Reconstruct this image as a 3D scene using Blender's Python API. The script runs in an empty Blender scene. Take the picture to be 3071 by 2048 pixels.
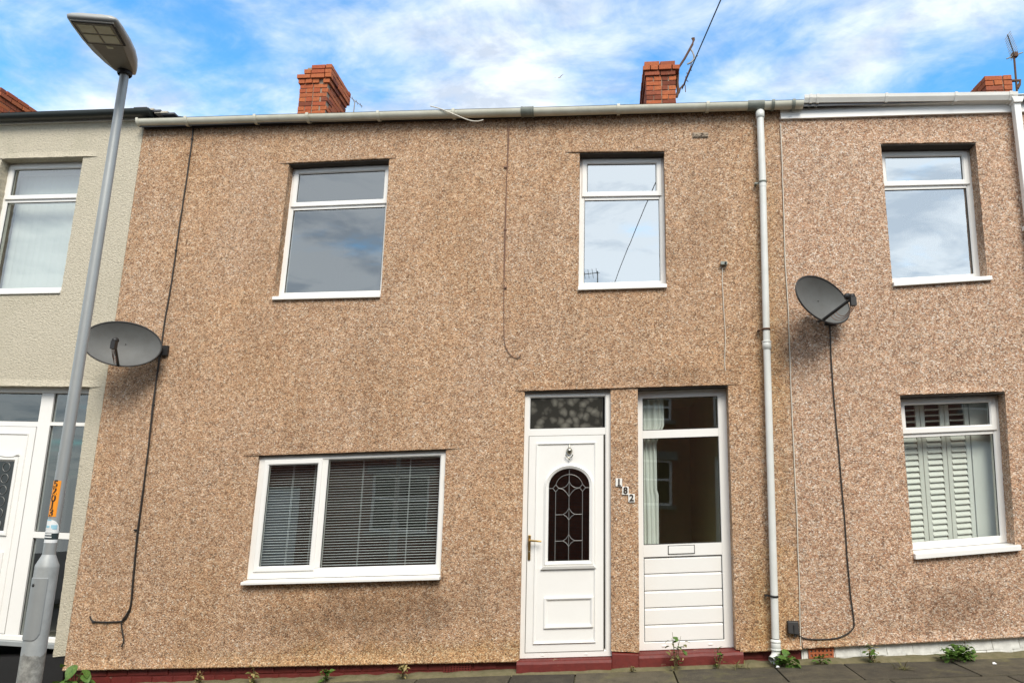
import bpy, bmesh, math, random
from mathutils import Vector, Matrix, noise as mnoise

sc = bpy.context.scene
R = math.radians
rng = random.Random(7)

# ------------------------------------------------------------------ camera
DIST, CAMZ = 7.50886, 1.6
FPX, CX, CY, SC = 2200.0, 1535.5, 1024.0, 3071/2351
RIGHT = Vector((0.99189909, 0.122343, 0.03418168))
UP = Vector((-0.00811414, -0.20751529, 0.97819812))
FWD = Vector((-0.12676891, 0.97055118, 0.20484152))
CAMPOS = Vector((0, -DIST, CAMZ))
cd = bpy.data.cameras.new('camera')
cam = bpy.data.objects.new('camera', cd)
sc.collection.objects.link(cam)
cd.sensor_width = 36.0
cd.lens = FPX/3071*36
cd.clip_start = .05
cd.clip_end = 2000
cam.matrix_world = Matrix((
    (RIGHT.x, UP.x, -FWD.x, CAMPOS.x),
    (RIGHT.y, UP.y, -FWD.y, CAMPOS.y),
    (RIGHT.z, UP.z, -FWD.z, CAMPOS.z),
    (0, 0, 0, 1)))
sc.camera = cam

# ------------------------------------------------------------------ world, sun, exposure
SUN_EL, SUN_AZ = R(46), R(164)          # azimuth clockwise from +y
world = bpy.data.worlds.new('World')
sc.world = world
world.use_nodes = True
wn, wl = world.node_tree.nodes, world.node_tree.links
wn.clear()
wout = wn.new('ShaderNodeOutputWorld')
wbg = wn.new('ShaderNodeBackground')
wbg.inputs['Strength'].default_value = 0.145
sky = wn.new('ShaderNodeTexSky')
sky.sky_type = 'NISHITA'
sky.sun_disc = False
sky.sun_elevation = SUN_EL
sky.sun_rotation = SUN_AZ
sky.ozone_density = 4.0
sky.dust_density = .35
wtc = wn.new('ShaderNodeTexCoord')
wsep = wn.new('ShaderNodeSeparateXYZ')
wl.new(wtc.outputs['Generated'], wsep.inputs[0])
def wmath(op, a, b=None, clamp=False):
    n = wn.new('ShaderNodeMath'); n.operation = op; n.use_clamp = clamp
    for i, v in enumerate((a, b)):
        if v is None: continue
        if isinstance(v, (int, float)): n.inputs[i].default_value = v
        else: wl.new(v, n.inputs[i])
    return n.outputs[0]
zz = wmath('ADD', wmath('MAXIMUM', wsep.outputs[2], 0.0), 0.22)
wcomb = wn.new('ShaderNodeCombineXYZ')
wl.new(wmath('DIVIDE', wsep.outputs[0], zz), wcomb.inputs[0])
wl.new(wmath('DIVIDE', wsep.outputs[1], zz), wcomb.inputs[1])
wmap = wn.new('ShaderNodeMapping')
wmap.inputs['Location'].default_value = (1.9, -4.2, 0)
wmap.inputs['Rotation'].default_value = (0, 0, R(24))
wmap.inputs['Scale'].default_value = (1.0, 1.35, 1)
wl.new(wcomb.outputs[0], wmap.inputs[0])
def wnoise(scale, detail, rough, dist=0.0):
    n = wn.new('ShaderNodeTexNoise')
    n.inputs['Scale'].default_value = scale; n.inputs['Detail'].default_value = detail
    n.inputs['Roughness'].default_value = rough; n.inputs['Distortion'].default_value = dist
    wl.new(wmap.outputs[0], n.inputs['Vector'])
    return n.outputs['Fac']
big = wnoise(1.9, 6, .56, .25)
wisp = wnoise(6.5, 8, .66, .6)
csum = wmath('ADD', wmath('ADD', wmath('MULTIPLY', big, .80), wmath('MULTIPLY', wisp, .20)), wmath('MULTIPLY', wmath('ADD', wmath('MULTIPLY', wsep.outputs[1], -1.0), .55), .10))
wramp = wn.new('ShaderNodeValToRGB')
wramp.color_ramp.interpolation = 'EASE'
wramp.color_ramp.elements[0].position = .34
wramp.color_ramp.elements[0].color = (0, 0, 0, 1)
wramp.color_ramp.elements[1].position = .585
wramp.color_ramp.elements[1].color = (1, 1, 1, 1)
wl.new(csum, wramp.inputs[0])
# cloud tops: bright white with soft grey bodies
cgrey = wn.new('ShaderNodeValToRGB')
cgrey.color_ramp.elements[0].position = .38
cgrey.color_ramp.elements[0].color = (2.9, 3.15, 3.5, 1)
cgrey.color_ramp.elements[1].position = .52
cgrey.color_ramp.elements[1].color = (4.5, 4.7, 4.9, 1)
wl.new(wnoise(4.3, 6, .6, .4), cgrey.inputs[0])
wmix = wn.new('ShaderNodeMixRGB')
wl.new(wmath('MULTIPLY', wramp.outputs[0], .9), wmix.inputs[0])
wsat = wn.new('ShaderNodeMixRGB'); wsat.blend_type = 'MULTIPLY'; wsat.inputs[0].default_value = 1
wsat.inputs[2].default_value = (.60, 1.16, 1.28, 1)
wl.new(sky.outputs[0], wsat.inputs[1])
wl.new(wsat.outputs[0], wmix.inputs[1])
wl.new(cgrey.outputs[0], wmix.inputs[2])
wl.new(wmix.outputs[0], wbg.inputs['Color'])
wl.new(wbg.outputs[0], wout.inputs['Surface'])

sd = bpy.data.lights.new('sun', 'SUN')
sd.energy = 2.3
sd.angle = R(28)
sd.color = (1.0, .93, .82)
sun = bpy.data.objects.new('sun', sd)
sc.collection.objects.link(sun)
sdir = Vector((math.sin(SUN_AZ)*math.cos(SUN_EL), math.cos(SUN_AZ)*math.cos(SUN_EL), math.sin(SUN_EL)))
sun.rotation_euler = sdir.to_track_quat('Z', 'Y').to_euler()
sun.location = sdir*40

sc.view_settings.view_transform = 'Standard'
sc.view_settings.look = 'None'
sc.view_settings.gamma = 1
sc.view_settings.use_curve_mapping = False
sc.view_settings.exposure = 0.85

# ------------------------------------------------------------------ helpers
def U(px, py, y=0.0):
    """photo pixel (2351-wide scale) -> point on the vertical plane at depth y"""
    d = RIGHT*((px*SC-CX)/FPX) + UP*(-(py*SC-CY)/FPX) + FWD
    return CAMPOS + d*((y+DIST)/d.y)

def gz(x):                              # the street climbs to the right
    return 0.013 + 0.094*x

PINV = {}
def link(name, mesh, parent=None, loc=None):
    o = bpy.data.objects.new(name, mesh)
    sc.collection.objects.link(o)
    if loc is not None: o.location = loc
    if parent is not None:
        o.parent = parent
        if parent.name in PINV: o.matrix_parent_inverse = PINV[parent.name]
    return o

def thing(name, label, cat, loc, group=None):
    o = bpy.data.objects.new(name, None)
    sc.collection.objects.link(o)
    o.empty_display_size = .2
    o.location = loc
    PINV[o.name] = Matrix.Translation(-Vector(loc))
    return tag(o, label, cat, group)

def tag(o, label, cat, group=None):
    o['label'] = label; o['category'] = cat
    if group: o['group'] = group
    return o

def struct(o):
    o['kind'] = 'structure'
    return o

class MB:
    def __init__(s): s.v = []; s.f = []; s.smooth = []
    def add(s, vs, fs, smooth=False):
        b = len(s.v); s.v += [tuple(v) for v in vs]
        for f in fs: s.f.append(tuple(i+b for i in f)); s.smooth.append(smooth)
        return s
    def hexa(s, p):                     # p: 4 front (ccw from bottom-left seen from -y), 4 back
        return s.add(p, [(0,1,2,3), (5,4,7,6), (1,5,6,2), (4,0,3,7), (3,2,6,7), (4,5,1,0)])
    def box(s, a, b):
        x0,y0,z0 = a; x1,y1,z1 = b
        return s.hexa([(x0,y0,z0),(x1,y0,z0),(x1,y0,z1),(x0,y0,z1),(x0,y1,z0),(x1,y1,z0),(x1,y1,z1),(x0,y1,z1)])
    def tube(s, path, r, n=8, cap=True, smooth=True):
        path = [Vector(p) for p in path]
        rs = r if isinstance(r, (list, tuple)) else [r]*len(path)
        t0 = (path[1]-path[0]).normalized()
        ref = Vector((0,0,1)) if abs(t0.z) < .9 else Vector((1,0,0))
        a = t0.cross(ref).normalized()
        rings = []
        for i, p in enumerate(path):
            t = (path[min(i+1, len(path)-1)]-path[max(i-1, 0)]).normalized()
            a = (a-t*a.dot(t)).normalized(); b = t.cross(a)
            rings.append([p+(a*math.cos(2*math.pi*k/n)+b*math.sin(2*math.pi*k/n))*rs[i] for k in range(n)])
        vs = [v for ring in rings for v in ring]
        fs = [(i*n+k, i*n+(k+1) % n, (i+1)*n+(k+1) % n, (i+1)*n+k) for i in range(len(path)-1) for k in range(n)]
        s.add(vs, fs, smooth)
        if cap:
            s.add(rings[0], [tuple(range(n-1, -1, -1))]); s.add(rings[-1], [tuple(range(n))])
        return s
    def lathe(s, prof, c, axis=(0,0,1), n=20, smooth=True):
        ax = Vector(axis).normalized(); ref = Vector((1,0,0)) if abs(ax.x) < .9 else Vector((0,1,0))
        a = (ref-ax*ref.dot(ax)).normalized(); b = ax.cross(a); c = Vector(c)
        vs = [c+ax*h+(a*math.cos(2*math.pi*k/n)+b*math.sin(2*math.pi*k/n))*r for r, h in prof for k in range(n)]
        fs = [(i*n+k, i*n+(k+1) % n, (i+1)*n+(k+1) % n, (i+1)*n+k) for i in range(len(prof)-1) for k in range(n)]
        return s.add(vs, fs, smooth)
    def mesh(s, name, mat, bevel=0, recalc=True):
        me = bpy.data.meshes.new(name)
        me.from_pydata(s.v, [], s.f)
        me.polygons.foreach_set('use_smooth', s.smooth)
        if mat: me.materials.append(mat)
        if bevel or recalc:
            bm = bmesh.new(); bm.from_mesh(me)
            if recalc: bmesh.ops.recalc_face_normals(bm, faces=bm.faces)
            if bevel:
                es = [e for e in bm.edges if len(e.link_faces) == 2 and e.calc_face_angle(0) > R(35)]
                bmesh.ops.bevel(bm, geom=es, offset=bevel, segments=2, affect='EDGES', profile=.6, clamp_overlap=True)
            bm.to_mesh(me); bm.free()
        me.update()
        return me
    def build(s, name, mat, parent=None, bevel=0, recalc=True):
        return link(name, s.mesh(name, mat, bevel, recalc), parent)

# ------------------------------------------------------------------ materials
def newmat(name):
    m = bpy.data.materials.new(name); m.use_nodes = True
    n = m.node_tree.nodes; l = m.node_tree.links
    b = n['Principled BSDF']
    return m, n, l, b

def node(n, typ, **kw):
    x = n.new(typ)
    for k, v in kw.items():
        if hasattr(x, k) and k not in ('Scale',): setattr(x, k, v)
        else: x.inputs[k].default_value = v
    return x

def ramp(n, stops, interp='LINEAR'):
    r = n.new('ShaderNodeValToRGB'); r.color_ramp.interpolation = interp
    els = r.color_ramp.elements
    while len(els) > 1: els.remove(els[-1])
    els[0].position = stops[0][0]; els[0].color = (*stops[0][1], 1)
    for p, c in stops[1:]:
        e = els.new(p); e.color = (*c, 1)
    return r

def mixc(n, l, fac, a, b, mode='MIX'):
    m = n.new('ShaderNodeMixRGB'); m.blend_type = mode
    for i, v in enumerate((fac, a, b)):
        if isinstance(v, (int, float)): m.inputs[i].default_value = v
        elif isinstance(v, tuple): m.inputs[i].default_value = (*v, 1)
        else: l.new(v, m.inputs[i])
    return m.outputs[0]

def noise_out(n, l, vec, scale, detail=4, rough=.55, dist=0):
    x = n.new('ShaderNodeTexNoise')
    x.inputs['Scale'].default_value = scale; x.inputs['Detail'].default_value = detail
    x.inputs['Roughness'].default_value = rough; x.inputs['Distortion'].default_value = dist
    l.new(vec, x.inputs['Vector'])
    return x.outputs['Fac']

def gcoord(n):
    return n.new('ShaderNodeNewGeometry').outputs['Position']

def plain(name, col, rough=.5, metal=0.0, dirt=.12, scale=9.0, dcol=None, bump=0, bscale=120, spec=.5):
    """a painted/plastic/metal surface with slight uneven tone and wear"""
    m, n, l, b = newmat(name)
    pos = gcoord(n)
    f = noise_out(n, l, pos, scale, 6, .65)
    r = ramp(n, [(.35, (0, 0, 0)), (.75, (1, 1, 1))]); l.new(f, r.inputs[0])
    dc = dcol or tuple(c*.6 for c in col)
    mx = n.new('ShaderNodeMath'); mx.operation = 'MULTIPLY'; mx.inputs[1].default_value = dirt
    l.new(r.outputs[0], mx.inputs[0])
    l.new(mixc(n, l, mx.outputs[0], col, dc), b.inputs['Base Color'])
    b.inputs['Roughness'].default_value = rough
    b.inputs['Metallic'].default_value = metal
    b.inputs['Specular IOR Level'].default_value = spec
    if bump:
        bn = n.new('ShaderNodeBump'); bn.inputs['Strength'].default_value = bump; bn.inputs['Distance'].default_value = .004
        l.new(noise_out(n, l, pos, bscale, 3, .6), bn.inputs['Height']); l.new(bn.outputs[0], b.inputs['Normal'])
    return m

def pebbledash(name, chips, tint, stain=.45, seed=0.0, spots=()):
    m, n, l, b = newmat(name)
    mp = n.new('ShaderNodeMapping'); l.new(gcoord(n), mp.inputs[0])
    mp.inputs['Location'].default_value = (seed, seed*.7, seed*1.3)
    pos = mp.outputs[0]
    # wobble so the chips are not round cells
    nz = n.new('ShaderNodeTexNoise'); nz.inputs['Scale'].default_value = 60; nz.inputs['Detail'].default_value = 2
    l.new(pos, nz.inputs['Vector'])
    wob = n.new('ShaderNodeMixRGB'); wob.blend_type = 'ADD'; wob.inputs[0].default_value = .012
    l.new(pos, wob.inputs[1]); l.new(nz.outputs['Color'], wob.inputs[2])
    v1 = n.new('ShaderNodeTexVoronoi'); v1.inputs['Scale'].default_value = 80; l.new(wob.outputs[0], v1.inputs['Vector'])
    v2 = n.new('ShaderNodeTexVoronoi'); v2.inputs['Scale'].default_value = 150; l.new(wob.outputs[0], v2.inputs['Vector'])
    s1 = n.new('ShaderNodeSeparateColor'); l.new(v1.outputs['Color'], s1.inputs[0])
    s2 = n.new('ShaderNodeSeparateColor'); l.new(v2.outputs['Color'], s2.inputs[0])
    c1 = ramp(n, chips, 'LINEAR'); l.new(s1.outputs[0], c1.inputs[0])
    c2 = ramp(n, chips, 'LINEAR'); l.new(s2.outputs[1], c2.inputs[0])
    col = mixc(n, l, .38, c1.outputs[0], c2.outputs[0])
    # mortar between the chips
    gap = ramp(n, [(.50, (0, 0, 0)), (.86, (1, 1, 1))]); l.new(v1.outputs['Distance'], gap.inputs[0])
    gm = n.new('ShaderNodeMath'); gm.operation = 'MULTIPLY'; gm.inputs[1].default_value = .6
    l.new(gap.outputs[0], gm.inputs[0])
    col = mixc(n, l, gm.outputs[0], col, (.16, .105, .066))
    # clumps of paler and darker throw
    cl = ramp(n, [(.3, (.74, .72, .70)), (.7, (1.16, 1.14, 1.12))]); l.new(noise_out(n, l, pos, 14, 4, .6), cl.inputs[0])
    col = mixc(n, l, 1.0, col, cl.outputs[0], 'MULTIPLY')
    # broad weathering, streaked downward
    ms = n.new('ShaderNodeMapping'); ms.inputs['Scale'].default_value = (1.5, 1.5, .42); l.new(pos, ms.inputs[0])
    st = ramp(n, [(.46, (0, 0, 0)), (.72, (1, 1, 1))]); l.new(noise_out(n, l, ms.outputs[0], 1.5, 6, .62, .5), st.inputs[0])
    sm = n.new('ShaderNodeMath'); sm.operation = 'MULTIPLY'; sm.inputs[1].default_value = stain
    l.new(st.outputs[0], sm.inputs[0])
    col = mixc(n, l, sm.outputs[0], col, mixc(n, l, 1.0, col, (.60, .56, .50), 'MULTIPLY'))
    wr = ramp(n, [(.40, (0, 0, 0)), (.68, (1, 1, 1))]); l.new(noise_out(n, l, pos, .9, 4, .5, .3), wr.inputs[0])
    wm = n.new('ShaderNodeMath'); wm.operation = 'MULTIPLY'; wm.inputs[1].default_value = .55
    l.new(wr.outputs[0], wm.inputs[0])
    col = mixc(n, l, wm.outputs[0], col, mixc(n, l, 1.0, col, tint, 'MULTIPLY'))
    # weather stains with places of their own
    raw = gcoord(n); rs = n.new('ShaderNodeSeparateXYZ'); l.new(raw, rs.inputs[0])
    sn = noise_out(n, l, raw, 3.2, 6, .68, .3)
    def mth(op, a, b_=None, clamp=False):
        x = n.new('ShaderNodeMath'); x.operation = op; x.use_clamp = clamp
        for i, v in enumerate((a, b_)):
            if v is None: continue
            if isinstance(v, (int, float)): x.inputs[i].default_value = v
            else: l.new(v, x.inputs[i])
        return x.outputs[0]
    for (cx_, cz_, rx, rz, amt, tcol) in spots:
        dx = mth('DIVIDE', mth('SUBTRACT', rs.outputs[0], cx_), rx); dz = mth('DIVIDE', mth('SUBTRACT', mth('SUBTRACT', rs.outputs[2], mth('MULTIPLY', rs.outputs[0], .094 if cz_ < 1.2 else 0.0)), cz_), rz)
        d2 = mth('SQRT', mth('ADD', mth('MULTIPLY', dx, dx), mth('MULTIPLY', dz, dz)))
        k = mth('ADD', mth('SUBTRACT', 1.0, d2), mth('MULTIPLY', mth('SUBTRACT', sn, .5), 2.2))
        k = mth('MULTIPLY', mth('MULTIPLY', k, 1.3, True), amt)
        col = mixc(n, l, k, col, mixc(n, l, 1.0, col, tcol, 'MULTIPLY'))
    l.new(col, b.inputs['Base Color'])
    b.inputs['Roughness'].default_value = .85
    b.inputs['Specular IOR Level'].default_value = .35
    bn = n.new('ShaderNodeBump'); bn.inputs['Strength'].default_value = .75; bn.inputs['Distance'].default_value = .007
    hm = n.new('ShaderNodeMath'); hm.operation = 'ADD'
    l.new(v1.outputs['Distance'], hm.inputs[0]); l.new(v2.outputs['Distance'], hm.inputs[1])
    hi = n.new('ShaderNodeMath'); hi.operation = 'MULTIPLY'; hi.inputs[1].default_value = -1.0
    l.new(hm.outputs[0], hi.inputs[0]); l.new(hi.outputs[0], bn.inputs['Height'])
    l.new(bn.outputs[0], b.inputs['Normal'])
    return m

CH = [(0, (.064, .036, .020)), (.12, (.22, .113, .062)), (.30, (.45, .25, .138)), (.52, (.57, .365, .218)),
      (.72, (.64, .44, .29)), (.88, (.70, .545, .40)), (.97, (.80, .70, .57)), (1, (.88, .82, .74))]
CH2 = [(0, (.070, .040, .025)), (.11, (.26, .13, .078)), (.29, (.48, .26, .15)), (.50, (.61, .395, .255)),
       (.70, (.67, .49, .35)), (.86, (.75, .625, .50)), (.96, (.85, .77, .68)), (1, (.91, .87, .81))]
M = {}
GREY, OCHRE, SOOT = (.50, .47, .44), (.95, .90, .68), (.42, .37, .31)
M['dash'] = pebbledash('pebbledash_tan', CH, (1.08, .99, .84), .42, 0.0, (
    (-2.3, .62, 1.5, .34, .75, GREY), (.68, 2.86, .6, .18, .5, GREY), (-.05, .75, .16, .55, .6, GREY),
    (-2.2, .16, 3.6, .22, .7, OCHRE), (1.55, .45, .28, .8, .75, OCHRE), (1.62, 3.4, .20, 2.4, .5, OCHRE), (-1.9, 5.72, 4.6, .26, .5, GREY), (1.3, 5.55, .22, .12, .5, SOOT)))
M['dash_pink'] = pebbledash('pebbledash_pink', CH2, (1.04, .99, .95), .25, 5.3, (
    (3.2, .45, .55, .30, .65, GREY), (2.1, .18, .35, .14, .6, OCHRE), (3.0, 5.65, 1.4, .2, .4, GREY)))
M['grimy'] = pebbledash('pebbledash_grimy', CH, (.8, .75, .66), .8, 2.2, ((-2, 2.5, 30, 30, .55, GREY),))

def roughcast(name, col):
    m, n, l, b = newmat(name)
    pos = gcoord(n)
    ms = n.new('ShaderNodeMapping'); ms.inputs['Scale'].default_value = (1, 1, 1.7); l.new(pos, ms.inputs[0])
    f = noise_out(n, l, ms.outputs[0], 34, 6, .72, .5)
    r = ramp(n, [(.25, tuple(c*.62 for c in col)), (.48, col), (.75, tuple(min(1, c*1.16) for c in col))]); l.new(f, r.inputs[0])
    st = ramp(n, [(.48, (0, 0, 0)), (.75, (1, 1, 1))]); l.new(noise_out(n, l, pos, 1.4, 6, .6, .5), st.inputs[0])
    sm = n.new('ShaderNodeMath'); sm.operation = 'MULTIPLY'; sm.inputs[1].default_value = .45
    l.new(st.outputs[0], sm.inputs[0])
    l.new(mixc(n, l, sm.outputs[0], r.outputs[0], tuple(c*k for c, k in zip(col, (.70, .72, .66)))), b.inputs['Base Color'])
    b.inputs['Roughness'].default_value = .8
    bn = n.new('ShaderNodeBump'); bn.inputs['Strength'].default_value = 1.0; bn.inputs['Distance'].default_value = .022
    l.new(f, bn.inputs['Height']); l.new(bn.outputs[0], b.inputs['Normal'])
    return m
M['cream'] = roughcast('cream_roughcast', (.57, .515, .40))
M['white'] = plain('white_upvc', (.80, .79, .76), .28, dirt=.10, scale=5, dcol=(.58, .55, .48))
M['white_pipe'] = plain('white_pipe', (.66, .67, .64), .42, dirt=.30, scale=7, dcol=(.42, .42, .36))
M['gutter'] = plain('gutter_grey_white', (.66, .65, .55), .45, dirt=.45, scale=5, dcol=(.34, .32, .22))
M['gutter_joint'] = plain('gutter_joint_grey', (.22, .24, .21), .5, dirt=.5, scale=14, dcol=(.08, .085, .07))
M['white_gutter'] = plain('gutter_white', (.76, .75, .71), .4, dirt=.30, scale=4, dcol=(.5, .47, .38))
M['black_gutter'] = plain('gutter_black', (.018, .022, .02), .35, dirt=.3)
M['black'] = plain('black_plastic', (.018, .017, .017), .5, dirt=.2)
M['cable'] = plain('black_cable', (.022, .018, .015), .6, dirt=.2)
M['brown_cable'] = plain('brown_cable', (.19, .10, .065), .7, dirt=.3)
M['white_cable'] = plain('white_cable', (.62, .58, .5), .6, dirt=.3)
M['dark_wood_and_shade'] = plain('dark_board_and_shade', (.05, .042, .035), .8, dirt=.4, scale=12)
M['slate'] = plain('roof_slate', (.07, .075, .085), .7, dirt=.5, scale=3, bump=.3, bscale=30)
M['mortar'] = plain('mortar', (.30, .24, .18), .9, dirt=.5, scale=20, bump=.6, bscale=90)
M['lime'] = plain('pale_mortar', (.50, .46, .38), .9, dirt=.5, scale=20, bump=.6, bscale=70)
M['gold'] = plain('brass', (.62, .40, .13), .28, 1.0, dirt=.2)
M['chrome'] = plain('antique_silver', (.38, .36, .30), .3, 1.0, dirt=.4, scale=60)
M['lead'] = plain('lead_came', (.24, .24, .23), .45, .7, dirt=.3)
M['gasket'] = plain('gasket', (.02, .02, .02), .6, dirt=.1)
M['blind'] = plain('blind_slat', (.84, .86, .88), .4, dirt=.1)
M['vane'] = plain('blind_vane', (.74, .78, .78), .8, dirt=.15, scale=3)
M['shutter'] = plain('shutter_white', (.86, .86, .82), .45, dirt=.08)
M['curtain'] = plain('curtain', (.78, .80, .76), .9, dirt=.15, scale=6)
M['room'] = plain('room_plaster', (.36, .34, .28), .9, dirt=.2, scale=2)
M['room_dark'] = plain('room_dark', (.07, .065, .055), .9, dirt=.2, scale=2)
M['room_green'] = plain('hall_wall', (.62, .60, .40), .9, dirt=.2, scale=2)
M['galv'] = plain('galvanised', (.36, .38, .38), .48, .35, dirt=.35, scale=5, dcol=(.24, .25, .25))
M['lamp_grey'] = plain('lantern_grey', (.40, .41, .40), .45, .1, dirt=.25, scale=8)
M['lamp_under'] = plain('lantern_underside', (.30, .29, .25), .55, dirt=.35, scale=14)
M['led'] = plain('led_lens', (.62, .62, .42), .25, dirt=.2)
M['orange'] = plain('orange_label', (.85, .30, .02), .5, dirt=.1)
M['ink'] = plain('black_ink', (.03, .018, .01), .6, dirt=0)
M['sticker'] = plain('sticker_white', (.78, .80, .80), .4, dirt=.05)
M['sticker_blue'] = plain('sticker_blue', (.32, .58, .70), .4, dirt=.05)
M['sticker_dark'] = plain('sticker_dark', (.025, .04, .045), .4, dirt=.05)
M['dish'] = plain('dish_grey', (.105, .108, .104), .62, dirt=.5, scale=9, dcol=(.065, .06, .053))
M['aerial'] = plain('aerial_alloy', (.26, .25, .23), .5, .6, dirt=.5, scale=30, dcol=(.12, .08, .05))
M['rust'] = plain('rusty_steel', (.12, .06, .035), .8, .2, dirt=.6, scale=30)
M['black_paint'] = plain('black_paint', (.014, .013, .013), .45, dirt=.3, bump=.3, bscale=40)
M['numplate'] = plain('number_tile', (.78, .77, .73), .35, dirt=.15)
M['gull'] = plain('gull_feathers', (.55, .5, .46), .8, dirt=.2)

def brickmat(name, c1, c2, c3, sc_=55):
    m, n, l, b = newmat(name)
    oi = n.new('ShaderNodeObjectInfo')
    pos = gcoord(n)
    r = ramp(n, [(0, c1), (.45, c2), (.85, c3), (1, tuple(x*.45 for x in c1))]); l.new(oi.outputs['Random'], r.inputs[0])
    k = ramp(n, [(.3, (.62, .58, .54)), (.7, (1.12, 1.1, 1.06))]); l.new(noise_out(n, l, pos, sc_, 5, .65), k.inputs[0])
    col = mixc(n, l, 1.0, r.outputs[0], k.outputs[0], 'MULTIPLY')
    li = ramp(n, [(.62, (0, 0, 0)), (.78, (1, 1, 1))]); l.new(noise_out(n, l, pos, 9, 5, .7), li.inputs[0])
    lm = n.new('ShaderNodeMath'); lm.operation = 'MULTIPLY'; lm.inputs[1].default_value = .5; l.new(li.outputs[0], lm.inputs[0])
    col = mixc(n, l, lm.outputs[0], col, (.30, .25, .17))
    l.new(col, b.inputs['Base Color']); b.inputs['Roughness'].default_value = .85
    bn = n.new('ShaderNodeBump'); bn.inputs['Strength'].default_value = .5; bn.inputs['Distance'].default_value = .006
    l.new(noise_out(n, l, pos, 70, 4, .6), bn.inputs['Height']); l.new(bn.outputs[0], b.inputs['Normal'])
    return m
M['brick'] = brickmat('chimney_brick', (.36, .078, .028), (.47, .135, .042), (.31, .08, .036))
M['airbrick'] = brickmat('terracotta', (.50, .16, .05), (.50, .16, .05), (.46, .13, .05))

def flaked(name, paint, under, amount, sc_=7.0):
    """paint that has chipped away to what is under it"""
    m, n, l, b = newmat(name)
    pos = gcoord(n)
    f = noise_out(n, l, pos, sc_, 8, .72, .4)
    r = ramp(n, [(amount, (0, 0, 0)), (amount+.025, (1, 1, 1))]); l.new(f, r.inputs[0])
    t = ramp(n, [(.3, tuple(c*.78 for c in paint)), (.7, tuple(c*1.12 for c in paint))]); l.new(noise_out(n, l, pos, 22, 5, .6), t.inputs[0])
    u = ramp(n, [(.3, tuple(c*.6 for c in under)), (.7, under)]); l.new(noise_out(n, l, pos, 50, 4, .6), u.inputs[0])
    l.new(mixc(n, l, r.outputs[0], t.outputs[0], u.outputs[0]), b.inputs['Base Color'])
    b.inputs['Roughness'].default_value = .6
    bn = n.new('ShaderNodeBump'); bn.inputs['Strength'].default_value = .35; bn.inputs['Distance'].default_value = .006
    h = n.new('ShaderNodeMath'); h.operation = 'SUBTRACT'; l.new(noise_out(n, l, pos, 40, 4, .6), h.inputs[0]); l.new(r.outputs[0], h.inputs[1])
    l.new(h.outputs[0], bn.inputs['Height']); l.new(bn.outputs[0], b.inputs['Normal'])
    return m
M['red_paint'] = flaked('red_masonry_paint', (.12, .013, .009), (.22, .14, .09), .665, 9)
M['red_step'] = flaked('red_step_paint', (.13, .0135, .009), (.36, .26, .15), .64, 6)
M['white_brick'] = flaked('white_painted_brick', (.70, .70, .66), (.30, .12, .08), .66, 8)

def paving():
    m, n, l, b = newmat('paving_concrete')
    oi = n.new('ShaderNodeObjectInfo'); pos = gcoord(n)
    base = ramp(n, [(0, (.038, .032, .022)), (.6, (.062, .053, .036)), (1, (.105, .09, .058))]); l.new(oi.outputs['Random'], base.inputs[0])
    k = ramp(n, [(.3, (.5, .5, .5)), (.7, (1.3, 1.28, 1.2))]); l.new(noise_out(n, l, pos, 7, 7, .7), k.inputs[0])
    col = mixc(n, l, 1.0, base.outputs[0], k.outputs[0], 'MULTIPLY')
    g = ramp(n, [(.56, (0, 0, 0)), (.72, (1, 1, 1))]); l.new(noise_out(n, l, pos, 2.4, 6, .65, .4), g.inputs[0])
    gm = n.new('ShaderNodeMath'); gm.operation = 'MULTIPLY'; gm.inputs[1].default_value = .55; l.new(g.outputs[0], gm.inputs[0])
    col = mixc(n, l, gm.outputs[0], col, (.17, .155, .055))
    v = n.new('ShaderNodeTexVoronoi'); v.inputs['Scale'].default_value = 85; l.new(pos, v.inputs['Vector'])
    sp = ramp(n, [(.10, (1, 1, 1)), (.16, (0, 0, 0))]); l.new(v.outputs['Distance'], sp.inputs[0])
    sm = n.new('ShaderNodeMath'); sm.operation = 'MULTIPLY'; sm.inputs[1].default_value = .5; l.new(sp.outputs[0], sm.inputs[0])
    col = mixc(n, l, sm.outputs[0], col, (.42, .38, .30))
    l.new(col, b.inputs['Base Color']); b.inputs['Roughness'].default_value = .9
    bn = n.new('ShaderNodeBump'); bn.inputs['Strength'].default_value = .6; bn.inputs['Distance'].default_value = .006
    l.new(noise_out(n, l, pos, 60, 5, .65), bn.inputs['Height']); l.new(bn.outputs[0], b.inputs['Normal'])
    return m
M['paving'] = paving()
M['asphalt'] = plain('asphalt', (.05, .05, .05), .85, dirt=.5, scale=4, bump=.8, bscale=160)
M['kerb'] = plain('kerb_concrete', (.24, .22, .19), .9, dirt=.5, scale=8, bump=.5, bscale=60)
M['fillet'] = plain('mossy_fillet', (.16, .135, .075), .95, dirt=.8, scale=16, dcol=(.075, .075, .025), bump=.9, bscale=60)

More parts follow.
